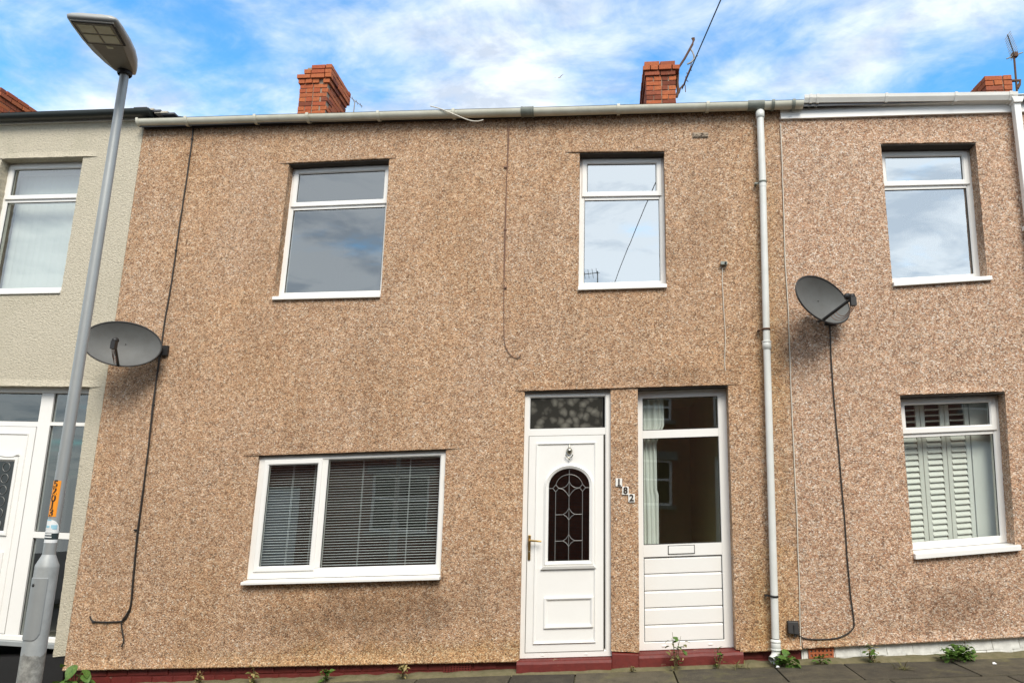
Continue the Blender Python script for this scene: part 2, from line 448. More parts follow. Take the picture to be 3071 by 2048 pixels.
def leafmat(name, c1, c2):
    m, n, l, b = newmat(name)
    pos = gcoord(n)
    r = ramp(n, [(.3, c1), (.7, c2)]); l.new(noise_out(n, l, pos, 45, 3, .6), r.inputs[0])
    l.new(r.outputs[0], b.inputs['Base Color']); b.inputs['Roughness'].default_value = .55
    tr = n.new('ShaderNodeBsdfTranslucent'); l.new(r.outputs[0], tr.inputs['Color'])
    mx = n.new('ShaderNodeMixShader'); mx.inputs[0].default_value = .25
    l.new(b.outputs[0], mx.inputs[1]); l.new(tr.outputs[0], mx.inputs[2])
    l.new(mx.outputs[0], n['Material Output'].inputs['Surface'])
    return m
M['leaf'] = leafmat('weed_leaf', (.05, .11, .018), (.13, .24, .04))
M['leaf_olive'] = leafmat('weed_leaf_olive', (.10, .105, .03), (.21, .20, .06))
M['leaf_dry'] = leafmat('weed_leaf_dry', (.26, .21, .08), (.42, .33, .14))
M['stem'] = plain('weed_stem', (.13, .11, .045), .8, dirt=.3, scale=40)

def glassmat(name, refl, tint=(.86, .90, .87), rough=0.0, ripple=0.0, rscale=3.0):
    m, n, l, b = newmat(name)
    n.remove(b)
    tr = n.new('ShaderNodeBsdfTransparent'); tr.inputs['Color'].default_value = (*tint, 1)
    gl = n.new('ShaderNodeBsdfGlossy'); gl.inputs['Roughness'].default_value = rough
    gl.inputs['Color'].default_value = (.97, .97, .94, 1)
    lw = n.new('ShaderNodeLayerWeight'); lw.inputs['Blend'].default_value = .5
    pw = n.new('ShaderNodeMath'); pw.operation = 'POWER'; pw.inputs[1].default_value = 5; l.new(lw.outputs['Facing'], pw.inputs[0])
    ad = n.new('ShaderNodeMath'); ad.operation = 'ADD'; ad.use_clamp = True; ad.inputs[1].default_value = refl
    l.new(pw.outputs[0], ad.inputs[0])
    mx = n.new('ShaderNodeMixShader'); l.new(ad.outputs[0], mx.inputs[0])
    l.new(tr.outputs[0], mx.inputs[1]); l.new(gl.outputs[0], mx.inputs[2])
    l.new(mx.outputs[0], n['Material Output'].inputs['Surface'])
    if ripple:
        bn = n.new('ShaderNodeBump'); bn.inputs['Strength'].default_value = ripple; bn.inputs['Distance'].default_value = .01
        l.new(noise_out(n, l, gcoord(n), rscale, 2, .5), bn.inputs['Height']); l.new(bn.outputs[0], gl.inputs['Normal'])
    return m
M['glass'] = glassmat('double_glazing', .28, ripple=.04, rscale=1.6)
M['glass_sky'] = glassmat('reflective_glazing', .68, ripple=.04, rscale=1.6)
M['glass_door'] = glassmat('door_glazing', .17, ripple=.04, rscale=1.6)
def floralglass():
    m, n, l, b = newmat('floral_obscured_glass')
    pos = gcoord(n)
    v = n.new('ShaderNodeTexVoronoi'); v.inputs['Scale'].default_value = 11; v.inputs['Randomness'].default_value = 1
    nz = n.new('ShaderNodeTexNoise'); nz.inputs['Scale'].default_value = 9; nz.inputs['Detail'].default_value = 3; l.new(pos, nz.inputs['Vector'])
    w = n.new('ShaderNodeMixRGB'); w.blend_type = 'ADD'; w.inputs[0].default_value = .09; l.new(pos, w.inputs[1]); l.new(nz.outputs['Color'], w.inputs[2])
    l.new(w.outputs[0], v.inputs['Vector'])
    r = ramp(n, [(.0, (.17, .165, .14)), (.35, (.085, .082, .07)), (.55, (.03, .03, .026))]); l.new(v.outputs['Distance'], r.inputs[0])
    l.new(r.outputs[0], b.inputs['Base Color']); b.inputs['Roughness'].default_value = .12
    bn = n.new('ShaderNodeBump'); bn.inputs['Strength'].default_value = .3; bn.inputs['Distance'].default_value = .004
    l.new(v.outputs['Distance'], bn.inputs['Height']); l.new(bn.outputs[0], b.inputs['Normal'])
    return m
M['floral'] = floralglass()
M['glass_dark'] = plain('far_window_glass', (.02, .024, .025), .05, dirt=.05)

# ------------------------------------------------------------------ quads on the facade
class Quad:
    """four facade points (TL, TR, BR, BL); q(u,v,y): u to the right, v up"""
    def __init__(s, tl, tr, br, bl):
        s.tl, s.tr, s.br, s.bl = [Vector((p[0], p[2])) if len(p) == 3 else Vector(p) for p in (tl, tr, br, bl)]
        s.w = ((s.tr-s.tl).length+(s.br-s.bl).length)/2
        s.h = ((s.tl-s.bl).length+(s.tr-s.br).length)/2
    def q(s, u, v, y):
        p = (s.bl*(1-u)+s.br*u)*(1-v)+(s.tl*(1-u)+s.tr*u)*v
        return Vector((p.x, y, p.y))
    def m(s, x, z, y):                  # metres from the bottom-left corner
        return s.q(x/s.w, z/s.h, y)
def PQ(tl, tr, br, bl, y=0.0):
    return Quad(U(*tl, y), U(*tr, y), U(*br, y), U(*bl, y))

def qbox(mb, q, x0, x1, z0, z1, y0, y1):
    return mb.hexa([q.m(x0, z0, y0), q.m(x1, z0, y0), q.m(x1, z1, y0), q.m(x0, z1, y0),
                    q.m(x0, z0, y1), q.m(x1, z0, y1), q.m(x1, z1, y1), q.m(x0, z1, y1)])

def qframe(mb, q, x0, x1, z0, z1, t, y0, y1, ch=.012):
    """mitred ring; the front inner edge is chamfered"""
    tl = t if isinstance(t, tuple) else (t, t, t, t)       # left right bottom top
    O = [(x0, z0), (x1, z0), (x1, z1), (x0, z1)]
    I = [(x0+tl[0], z0+tl[2]), (x1-tl[1], z0+tl[2]), (x1-tl[1], z1-tl[3]), (x0+tl[0], z1-tl[3])]
    C = [(I[0][0]-ch, I[0][1]-ch), (I[1][0]+ch, I[1][1]-ch), (I[2][0]+ch, I[2][1]+ch), (I[3][0]-ch, I[3][1]+ch)]
    e = .004
    OO = [(O[0][0]+e, O[0][1]+e), (O[1][0]-e, O[1][1]+e), (O[2][0]-e, O[2][1]-e), (O[3][0]+e, O[3][1]-e)]
    loops = [(O, y1), (O, y0+e), (OO, y0), (C, y0), (I, y0+ch), (I, y1)]
    for k in range(4):
        j = (k+1) % 4
        vs = []
        for L, y in loops: vs += [q.m(*L[k], y), q.m(*L[j], y)]
        n = len(loops)
        mb.add(vs, [(2*i, 2*i+1, 2*i+3, 2*i+2) for i in range(n-1)])
    return mb

def pane(q, x0, x1, z0, z1, y, mat, parent, name='pane'):
    mb = MB()
    mb.add([q.m(x0, z0, y), q.m(x1, z0, y), q.m(x1, z1, y), q.m(x0, z1, y)], [(0, 1, 2, 3)])
    return mb.build(name, mat, parent, recalc=False)

def gasket(q, x0, x1, z0, z1, y, parent, t=.007):
    mb = MB(); qframe(mb, q, x0-.002, x1+.002, z0-.002, z1+.002, t, y-.003, y+.004, .001)
    return mb.build('gasket', M['gasket'], parent)

def room(q, parent, y0, depth, mat, pad=(.5, .5, .4, .5), floor=None, name='room'):
    """the plastered room behind an opening"""
    mb = MB()
    x0, x1, z0, z1 = -pad[0], q.w+pad[1], -pad[2], q.h+pad[3]
    A = [q.m(x0, z0, y0), q.m(x1, z0, y0), q.m(x1, z1, y0), q.m(x0, z1, y0)]
    B = [p+Vector((0, depth, 0)) for p in A]
    mb.add(A+B, [(4, 5, 6, 7), (0, 4, 7, 3), (5, 1, 2, 6), (7, 6, 2, 3), (0, 1, 5, 4)])
    # the inner face of the front wall, around the opening
    H = [q.m(0, 0, y0), q.m(q.w, 0, y0), q.m(q.w, q.h, y0), q.m(0, q.h, y0)]
    mb.add(A+H, [(0, 1, 5, 4), (1, 2, 6, 5), (2, 3, 7, 6), (3, 0, 4, 7)])
    return mb.build(name, mat, parent, recalc=False)

# ------------------------------------------------------------------ front walls with openings
def rough_edge(a, b, step=.03, amp=.004, seed=0):
    a = Vector(a); b = Vector(b); n = max(2, int((b-a).length/step)); out = []
    d = (b-a).normalized(); nn = Vector((-d.y, d.x))
    for i in range(n):
        p = a.lerp(b, i/n)
        k = (mnoise.noise(Vector((p.x*31, p.y*31, seed)))*.6+mnoise.noise(Vector((p.x*9, p.y*9, seed+5)))*.6) if i else 0
        out.append(p+nn*k*amp)
    return out

def front_wall(name, outer, holes, mat, parent, depth=.20, amp=.005, y=0.0):
    bm = bmesh.new()
    def loop(pts, a):
        res = []
        for i in range(len(pts)): res += rough_edge(pts[i], pts[(i+1) % len(pts)], amp=a, seed=i)
        vs = [bm.verts.new((p.x, y, p.y)) for p in res]
        es = [bm.edges.new((vs[i], vs[(i+1) % len(vs)])) for i in range(len(vs))]
        return vs, es
    allv = []; alle = []
    lo = [loop(outer, amp*.6)]+[loop([h.bl, h.br, h.tr, h.tl], amp) for h in holes]
    for vs, es in lo: alle += es
    bmesh.ops.triangle_fill(bm, use_beauty=True, use_dissolve=False, edges=alle, normal=(0, -1, 0))
    for f in bm.faces:
        if f.normal.y > 0: f.normal_flip()
    for vs, es in lo:
        back = [bm.verts.new((v.co.x, y+depth, v.co.z)) for v in vs]
        # soften the arris: the returns start a little inside
        for i in range(len(vs)):
            j = (i+1) % len(vs)
            bm.faces.new((vs[j], vs[i], back[i], back[j]))
    me = bpy.data.meshes.new(name); bm.to_mesh(me); bm.free()
    me.materials.append(mat)
    return link(name, me, parent)

def drip(q, parent, mat, ext=(.1, .1), h=.10, out=.016, name='lintel_drip'):
    """the lip where the render over a lintel kicks out"""
    mb = MB(); n = 40
    x0, x1 = -ext[0], q.w+ext[1]
    rows = []
    for i in range(n+1):
        t = i/n; x = x0+(x1-x0)*t
        fade = min(1, min(t, 1-t)*10+.12)
        p = q.m(x, q.h, 0); k = mnoise.noise(Vector((p.x*23, p.z, 3)))*.004
        o = out*fade*(1+mnoise.noise(Vector((p.x*14, 2, 3)))*.5)
        rows.append([(p.x, .004, p.z+h), (p.x, -o*.45, p.z+h*.4), (p.x, -o, p.z+k+.003), (p.x, .004, p.z+k-.003)])
    vs = [v for r in rows for v in r]
    fs = [(4*i+j, 4*i+j+1, 4*i+5+j, 4*i+4+j) for i in range(n) for j in range(3)]
    mb.add(vs, fs, False)
    return mb.build(name, mat, parent)

def sill(q, parent, y0, y1, x0, x1, z0, th=.028, name='sill'):
    mb = MB()
    a = [q.m(x0, z0, y0), q.m(x1, z0, y0), q.m(x1, z0+th*.9, y0), q.m(x0, z0+th*.9, y0),
         q.m(x0, z0, y1), q.m(x1, z0, y1), q.m(x1, z0+th+.012, y1), q.m(x0, z0+th+.012, y1)]
    mb.hexa(a)
    return mb.build(name, M['white'], parent, bevel=.005)

def casement(q, parent, yf, transom, tf=.055, head=None, glass='glass', sill_h=.04, sill_out=-.03, sill_ext=(0, 0), sill_lift=.0):
    """white window: top-hung sash over a fixed light"""
    y1 = yf+.07; b = sill_h
    mb = MB(); qframe(mb, q, -.012, q.w+.012, b, q.h+.012, tf+.012, yf, y1)
    zt = b+(q.h-b)*(1-transom)
    qbox(mb, q, tf, q.w-tf, zt-.028, zt+.022, yf+.004, y1-.002)
    fr = mb.build('window', M['white'], parent)
    # top sash stands proud of the frame
    mb = MB(); qframe(mb, q, tf-.030, q.w-tf+.030, zt+.006, q.h-tf+.028, .058, yf-.016, yf+.04)
    mb.build('sash', M['white'], fr)
    gx0, gx1, g0, g1 = tf+.028, q.w-tf-.028, zt+.064, q.h-tf-.030
    pane(q, gx0, gx1, g0, g1, yf+.012, M[glass], fr); gasket(q, gx0, gx1, g0, g1, yf+.010, fr)
    g0, g1 = b+tf, zt-.028
    pane(q, tf, q.w-tf, g0, g1, yf+.022, M[glass], fr); gasket(q, tf, q.w-tf, g0, g1, yf+.018, fr)
    sill(q, fr, sill_out, yf+.05, -sill_ext[0], q.w+sill_ext[1], sill_lift, sill_h-.012)
    return fr

# ================================================================== the setting
def sloped(name, x0, x1, y0, y1, dz, mat, th=.3):
    mb = MB()
    mb.hexa([(x0, y0, gz(x0)+dz-th), (x1, y0, gz(x1)+dz-th), (x1, y0, gz(x1)+dz), (x0, y0, gz(x0)+dz),
             (x0, y1, gz(x0)+dz-th), (x1, y1, gz(x1)+dz-th), (x1, y1, gz(x1)+dz), (x0, y1, gz(x0)+dz)])
    return struct(mb.build(name, mat))
XA, XB = -13.0, 10.0
KERBY = -3.85
ground = sloped('ground', -60, 60, -60, 60, -.30, M['asphalt'])
road = sloped('road', -40, 40, -8.2, KERBY-.12, -.10, M['asphalt'], .18)
pavement = sloped('pavement', XA, XB, KERBY, .30, -.035, M['fillet'], .24)
far_pavement = sloped('far_pavement', XA, XB, -10.6, -8.2, 0.0, M['paving'], .26)
kerb = sloped('kerb', XA, XB, KERBY-.125, KERBY-.004, .0, M['kerb'], .25)
# paving slabs, laid in rows along the wall
prng = random.Random(3)
y = -.115; row = 0
while y > KERBY+.1:
    wdt = .60 if row else .60
    x = XA+prng.random()*.6; cnt = 0
    while x < XB-.7:
        L = .90 if (row+cnt) % 3 else .60
        if -8.5 < x < 6.5:
            mb = MB()
            j = [prng.uniform(-.006, .006) for _ in range(4)]
            x0, x1, ya, yb = x+.006, x+L-.006, y-wdt+.006, y-.006
            mb.hexa([(x0, ya, gz(x0)-.04), (x1, ya, gz(x1)-.04), (x1, ya, gz(x1)+j[0]), (x0, ya, gz(x0)+j[1]),
                     (x0, yb, gz(x0)-.04), (x1, yb, gz(x1)-.04), (x1, yb, gz(x1)+j[2]), (x0, yb, gz(x0)+j[3])])
            mb.build('paving_slab', M['paving'], pavement, bevel=.006)
        x += L; cnt += 1
    y -= wdt; row += 1
# uneven mortar fillet between slabs and walls
mb = MB(); n = 420; rows = []
for i in range(n+1):
    x = -8.5+15.0*i/n; k = mnoise.noise(Vector((x*4, 1, 2)))*.5+mnoise.noise(Vector((x*17, 3, 2)))*.4
    w = .105+.03*k; h = .022+.016*mnoise.noise(Vector((x*7, 5, 9)))
    rows += [(x, -w, gz(x)-.012), (x, -w*.6, gz(x)+h*.5), (x, -.01, gz(x)+h), (x, .06, gz(x)+h+.004)]
mb.add(rows, [(4*i+j, 4*i+4+j, 4*i+5+j, 4*i+1+j) for i in range(n) for j in range(3)], True)
f = mb.build('wall_fillet', M['fillet'], pavement)

# ================================================================== houses
EAVE = CAMZ+4.21
XL, XR = -5.545, 1.825                  # party lines of the middle house
XRR = 4.36                              # right end of the right house

def shell(parent, x0, x1, eave, mat_side, ridge_y=4.6, pitch=.47, back=9.2, over=.09):
    """side and rear walls and the two roof slopes"""
    zr = eave+ridge_y*pitch
    mb = MB()
    zb = min(gz(x0), gz(x1))-.2
    for x, s in ((x0+.003, 1), (x1-.003, -1)):
        xx = x+s*.09
        mb.hexa([(min(x, xx), .205, zb), (max(x, xx), .205, zb), (max(x, xx), .205, eave-.02), (min(x, xx), .205, eave-.02),
                 (min(x, xx), back, zb), (max(x, xx), back, zb), (max(x, xx), back, eave-.02), (min(x, xx), back, eave-.02)])
        mb.add([(xx, .3, eave-.02), (xx, back, eave-.02), (xx, ridge_y, zr-.05)], [(0, 1, 2)])
    mb.box((x0+.1, back-.2, zb), (x1-.1, back, eave-.02))
    mb.build('rear_wall', mat_side, parent)
    mb = MB()
    for ya, za, yb, zb2 in ((-over, eave-.02-over*pitch+.05, ridge_y, zr), (back+over, eave-.02-over*pitch+.05, ridge_y, zr)):
        th = .06
        a, b = (x0+.002, x1-.002)
        mb.hexa([(a, ya, za-th), (b, ya, za-th), (b, ya, za), (a, ya, za), (a, yb, zb2-th), (b, yb, zb2-th), (b, yb, zb2), (a, yb, zb2)])
    return mb.build('roof', M['slate'], parent)

# ---------------------------------------------------------------- middle house
house = thing('terraced_house', 'terraced house faced in tan pebbledash with number 182 between its two white doors', 'house', ((XL+XR)/2, 0, gz(-1.8)))
qUL = PQ((664, 376), (894, 365), (874, 684), (627, 690))
qUM = PQ((1331, 351), (1525, 348.6), (1531, 662), (1327, 668))
qGW = PQ((594, 1046), (1024, 1031), (1011, 1329), (562, 1341))
qD1 = PQ((1204.7, 898), (1402, 894), (1403, 1508), (1192, 1514))
qD2 = PQ((1464, 891), (1671, 884), (1690, 1492), (1468, 1500))
wl0, wl1, wl2 = U(160, 1537).z, U(1190, 1517).z, U(1840, 1489).z
def wbot(x):                            # lower edge of the tan render
    return wl0+(wl1-wl0)*(x+5.473)/4.66 if x < -.81 else wl1+(wl2-wl1)*(x+.81)/2.63
def V2(x, z): return Vector((x, z))
outer = [V2(XL, wbot(XL)), qD1.bl+V2(-.004, .0)]
outer = [V2(XL, wbot(XL)), V2(qD1.bl.x, qD1.bl.y+.002), V2(qD1.tl.x, qD1.tl.y), V2(qD1.tr.x, qD1.tr.y), V2(qD1.br.x, qD1.br.y+.055),
         V2(qD2.bl.x, qD2.bl.y+.012), V2(qD2.tl.x, qD2.tl.y), V2(qD2.tr.x, qD2.tr.y), V2(qD2.br.x, qD2.br.y+.006),
         V2(XR, wbot(XR)), V2(XR, EAVE+.02), V2(XL, EAVE+.02)]
front_wall('wall', outer, [qUL, qUM, qGW], M['dash'], house)
for q_, ex in ((qUL, (.12, .08)), (qUM, (.16, .03)), (qGW, (.17, .18))): drip(q_, house, M['grimy'], ex, .035)
qDD = Quad(U(1204.7, 898), U(1671, 884), U(1690, 1492), U(1192, 1514))
drip(qDD, house, M['grimy'], (.1, .1), .035, .02)

# thin near-black slabs added to darken the lintel undersides
M['lintel'] = plain('dark_lintel', (.055, .045, .036), .9, dirt=.5, scale=18, bump=.5, bscale=60)
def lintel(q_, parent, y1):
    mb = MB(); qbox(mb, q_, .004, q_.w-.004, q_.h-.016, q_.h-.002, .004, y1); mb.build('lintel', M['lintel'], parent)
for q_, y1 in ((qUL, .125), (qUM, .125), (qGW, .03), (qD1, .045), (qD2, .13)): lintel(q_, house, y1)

# render lip along the foot of the wall
def bellcast(x0, x1, fn, mat, parent, out=.022):
    mb = MB(); n = max(6, int((x1-x0)/.03)); vs = []
    for i in range(n+1):
        x = x0+(x1-x0)*i/n; k = mnoise.noise(Vector((x*19, 7, 1)))*.004
        z = fn(x)+k; o = out*(1+.35*mnoise.noise(Vector((x*11, 4, 2))))
        vs += [(x, .003, z+.11), (x, -o*.4, z+.045), (x, -o, z+.004), (x, -o*.8, z-.004), (x, .05, z-.002)]
    mb.add(vs, [(5*i+j, 5*i+1+j, 5*i+6+j, 5*i+5+j) for i in range(n) for j in range(4)])
    return mb.build('render_lip', mat, parent)
bellcast(XL+.004, qD1.bl.x-.006, wbot, M['dash'], house)
bellcast(qD2.br.x+.035, XR-.004, wbot, M['dash'], house)

# red painted plinth, its bricks and the two door steps
def plinth(parent, x0, x1, fn, mat, y0, name='plinth'):
    mb = MB()
    mb.hexa([(x0, y0, gz(x0)-.1), (x1, y0, gz(x1)-.1), (x1, y0, fn(x1)+.03), (x0, y0, fn(x0)+.03),
             (x0, .2, gz(x0)-.1), (x1, .2, gz(x1)-.1), (x1, .2, fn(x1)+.03), (x0, .2, fn(x0)+.03)])
    return mb.build(name, mat, parent)
pl = plinth(house, XL+.003, qD1.bl.x-.02, wbot, M['red_paint'], .045)
pl2 = plinth(house, qD2.br.x+.02, XR-.003, wbot, M['red_paint'], .045)
def brick_mesh(L, H, D, mat, seed, name='brick'):
    rr = random.Random(seed); mb = MB()
    j = lambda: rr.uniform(-.003, .003)
    p = [(-L/2, -D/2, -H/2), (L/2, -D/2, -H/2), (L/2, -D/2, H/2), (-L/2, -D/2, H/2), (-L/2, D/2, -H/2), (L/2, D/2, -H/2), (L/2, D/2, H/2), (-L/2, D/2, H/2)]
    p = [(a+j(), b+j(), c+j()) for a, b, c in p]
    mb.hexa(p)
    return mb.mesh(name, mat, bevel=.004)
redb = [brick_mesh(.213, .066, .05, M['red_paint'], s) for s in range(4)]
redb_soot = flaked('sooted_red_paint', (.17, .024, .017), (.035, .03, .028), .52, 7)
def plinth_bricks(parent, x0, x1, fn, meshes, yc):
    x = x0+.11; i = 0
    while x < x1-.1:
        top = fn(x)-.004; k = 0; z = top-.036
        while z > gz(x)-.02:
            o = link('brick', meshes[(i*3+k) % len(meshes)], parent, (x+(.055 if k % 2 else 0), yc+rng.uniform(-.003, .003), z))
            o.rotation_euler = (0, -math.atan(.094), 0)
            z -= .076; k += 1
        x += .225; i += 1
plinth_bricks(pl, XL+.02, qD1.bl.x-.05, wbot, redb, .062)
plinth_bricks(pl2, qD2.br.x+.03, XR-.02, wbot, redb, .062)
# dark clay vent set in the red plinth
def air_vent(parent, x0, x1, zc, h, y0, mat, rows, cols, name='air_brick'):
    mb = MB(); w = x1-x0
    sl = .094
    def P(x, z, y): return (x, y, z+(x-(x0+x1)/2)*sl)
    xs = [x0]; t = w/(cols*2+1)
    cells_x = [(x0+t*k, x0+t*(k+1)) for k in range(cols*2+1)]
    tz = h/(rows*2+1); z0 = zc-h/2
    cells_z = [(z0+tz*k, z0+tz*(k+1)) for k in range(rows*2+1)]
    for a, (xa, xb) in enumerate(cells_x):
        for b_, (za, zb) in enumerate(cells_z):
            if a % 2 and b_ % 2: continue
            mb.hexa([P(xa, za, y0), P(xb, za, y0), P(xb, zb, y0), P(xa, zb, y0), P(xa, za, y0+.05), P(xb, za, y0+.05), P(xb, zb, y0+.05), P(xa, zb, y0+.05)])
    return mb.build(name, mat, parent, recalc=False)
a0, a1 = U(1017, 1530).x, U(1080, 1530).x
air_vent(house, a0, a1, (wbot(a0)+gz(a0)+.02)/2-.005, .085, .022, M['red_paint'], 4, 9)

def step(q, parent, x0, x1, top, y0, name='step', over=.0):
    mb = MB(); n = 24; rows = []
    for i in range(n+1):
        x = x0+(x1-x0)*i/n; k = mnoise.noise(Vector((x*6, 8, 1)))*.006
        zt = top(x)+k*.5
        rows += [(x, y0+k-.006, gz(x)-.05), (x, y0+k, zt-.03), (x, y0+.012+k, zt-.008), (x, y0+.03, zt), (x, .2, zt+.004), (x, .2, gz(x)-.05)]
    mb.add(rows, [(6*i+j, 6*i+6+j, 6*i+7+j, 6*i+1+j) for i in range(n) for j in range(5)], False)
    mb.add(rows[:6], [(0, 1, 2, 3, 4, 5)]); mb.add(rows[-6:], [(5, 4, 3, 2, 1, 0)])
    return mb.build(name, M['red_step'], parent)
d1b = lambda x: qD1.bl.y+(qD1.br.y-qD1.bl.y)*(x-qD1.bl.x)/(qD1.br.x-qD1.bl.x)
d2b = lambda x: qD2.bl.y+(qD2.br.y-qD2.bl.y)*(x-qD2.bl.x)/(qD2.br.x-qD2.bl.x)
step(qD1, house, qD1.bl.x-.018, qD1.br.x+.004, lambda x: d1b(x)-.004, -.06)
step(qD2, house, qD2.bl.x-.004, qD2.br.x+.06, lambda x: d2b(x)-.006, -.035)
mb = MB(); xa, xb = qD1.br.x+.006, qD2.bl.x-.006
mb.hexa([(xa, -.045, gz(xa)-.05), (xb, -.040, gz(xb)-.05), (xb, -.030, d1b(xa)+.045), (xa, -.035, d1b(xa)+.04), (xa, .2, gz(xa)-.05), (xb, .2, gz(xb)-.05), (xb, .2, d1b(xa)+.06), (xa, .2, d1b(xa)+.06)])
mb.build('pier_base', M['red_step'], house, bevel=.008)

# windows of the middle house
REC = .12
w1 = casement(qUL, house, REC, .315, sill_h=.055, sill_out=-.035)
w2 = casement(qUM, house, REC, .315, glass='glass_sky', sill_h=.055, sill_out=-.035)
room(qUL, house, .2, 3.0, M['room']); room(qUM, house, .2, 3.0, M['room'])

# ground-floor window: side-hung casement beside a fixed light
yf = .035; b = .045
mb = MB(); qframe(mb, qGW, -.01, qGW.w+.01, b, qGW.h+.01, (.075, .075, .095, .075), yf, yf+.07)
xm = qGW.w*.362
qbox(mb, qGW, xm-.045, xm+.028, b+.095, qGW.h-.065, yf+.003, yf+.068)
gw = mb.build('window', M['white'], house)
mb = MB(); qframe(mb, qGW, .062, xm-.03, b+.072, qGW.h-.052, .052, yf-.015, yf+.045); mb.build('sash', M['white'], gw)
g = (.113, xm-.082, b+.124, qGW.h-.104)
pane(qGW, *g, yf+.014, M['glass_door'], gw); gasket(qGW, *g, yf+.011, gw)
g = (xm+.028, qGW.w-.065, b+.095, qGW.h-.065)
pane(qGW, *g, yf+.02, M['glass_door'], gw); gasket(qGW, *g, yf+.017, gw)
sill(qGW, gw, -.075, yf+.05, -.012, qGW.w+.006, .0, .032)
for t in (.28, .52, .88):
    mb = MB(); qbox(mb, qGW, qGW.w*t-.016, qGW.w*t+.016, b+.038, b+.046, yf-.005, yf+.002)
    mb.build('drain_cover', M['white'], gw, bevel=.002)
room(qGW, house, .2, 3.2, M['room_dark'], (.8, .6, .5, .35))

# venetian blind behind it (hangs in the room)
vb = thing('venetian_blind', 'pale metal venetian blind hanging behind the wide ground floor window', 'blind', qGW.m(qGW.w/2, qGW.h, .15))
mb = MB(); qbox(mb, qGW, .05, qGW.w-.05, qGW.h-.075, qGW.h-.045, .135, .165); mb.build('headrail', M['blind'], vb, bevel=.003)
nsl = 40; z0, z1 = b+.11, qGW.h-.085
mb = MB(); P0 = []
Lb = qGW.w-.13
for k in range(5):
    t = k/4; yy = (t-.5)*.017; zz_ = .003*(1-(2*t-1)**2)+yy*.10
    P0 += [(-Lb/2, yy, zz_), (Lb/2, yy, zz_)]
mb.add(P0, [(2*i, 2*i+1, 2*i+3, 2*i+2) for i in range(4)], True)
slat_me = mb.mesh('slat', M['blind'], recalc=False)
for i in range(nsl):
    t = i/(nsl-1); c = qGW.m(qGW.w/2, z0+(z1-z0)*t, .15)
    e0, e1 = qGW.m(0, z0+(z1-z0)*t, .15), qGW.m(qGW.w, z0+(z1-z0)*t, .15)
    o = link('slat', slat_me, vb, c)
    o.rotation_euler = (R(rng.uniform(-4, 4)), -math.atan2(e1.z-e0.z, e1.x-e0.x)+R(rng.uniform(-.12, .12)), 0)
mb = MB(); qbox(mb, qGW, .06, qGW.w-.06, b+.075, b+.09, .138, .162); mb.build('bottom_rail', M['blind'], vb, bevel=.003)
for t in (.17, .29, .55, .80):
    for yy in (.136, .164):
        mb = MB(); mb.tube([qGW.m(qGW.w*t, z0-.02, yy), qGW.m(qGW.w*t, z1+.02, yy)], .0016, 5); mb.build('ladder_cord', M['blind'], vb)

# ---------------------------------------------------------------- arched front door (left)
q = qD1; yf = .045; W, H = q.w, q.h
mb = MB(); qframe(mb, q, -.004, W+.02, .0, H+.01, (.060, .078, .062, .075), yf, yf+.07)
ztr = H*.832                           # underside of transom
qbox(mb, q, .05, W-.055, ztr-.02, ztr+.05, yf+.004, yf+.066)
d1 = mb.build('door', M['white'], house)
d1['label'] = 'white panelled door with arched leaded pane'
tx0, tx1, tz0, tz1 = .06, W-.078, ztr+.05, H-.065
pane(q, tx0, tx1, tz0, tz1, yf+.02, M['floral'], d1, 'transom_pane'); gasket(q, tx0, tx1, tz0, tz1, yf+.016, d1)
# leaf with the arched opening cut out
lx0, lx1, lz0, lz1 = .052, W-.072, .055, ztr-.024
cxa = lx0+(lx1-lx0)*.545; aw = .205; az0 = lz0+(lz1-lz0)*.405; azs = lz0+(lz1-lz0)*.755; ah = .175
def arch(grow=0.0, n=20):
    pts = [(cxa-aw-grow, az0-grow), (cxa+aw+grow, az0-grow)]
    for k in range(n+1):
        a = math.pi*k/n; pts.append((cxa+(aw+grow)*math.cos(a), azs+(ah+grow)*math.sin(a)))
    return pts
yl = yf-.004
bm = bmesh.new()
def bl_loop(pts, yy):
    vs = [bm.verts.new(q.m(x, z, yy)) for x, z in pts]
    return vs, [bm.edges.new((vs[i], vs[(i+1) % len(vs)])) for i in range(len(vs))]
ov, oe = bl_loop([(lx0, lz0), (lx1, lz0), (lx1, lz1), (lx0, lz1)], yl)
hv, he = bl_loop(arch(.0), yl)
bmesh.ops.triangle_fill(bm, use_beauty=True, use_dissolve=False, edges=oe+he, normal=(0, -1, 0))
for f_ in bm.faces:
    if f_.normal.y > 0: f_.normal_flip()
for vs in (ov, hv):
    bk = [bm.verts.new((v.co.x, v.co.y+.05, v.co.z)) for v in vs]
    for i in range(len(vs)):
        j = (i+1) % len(vs); bm.faces.new((vs[j], vs[i], bk[i], bk[j]))
me = bpy.data.meshes.new('leaf'); bm.to_mesh(me); bm.free(); me.materials.append(M['white'])
link('leaf', me, d1)
# dark strip painted as the shadow gap round the leaf
mb = MB(); qframe(mb, q, lx0-.004, lx1+.004, lz0-.004, lz1+.004, .006, yl-.001, yl+.02, .001); mb.build('leaf_shadow_gap', plain('leaf_shadow_gap', (.16, .15, .13), .6), d1)
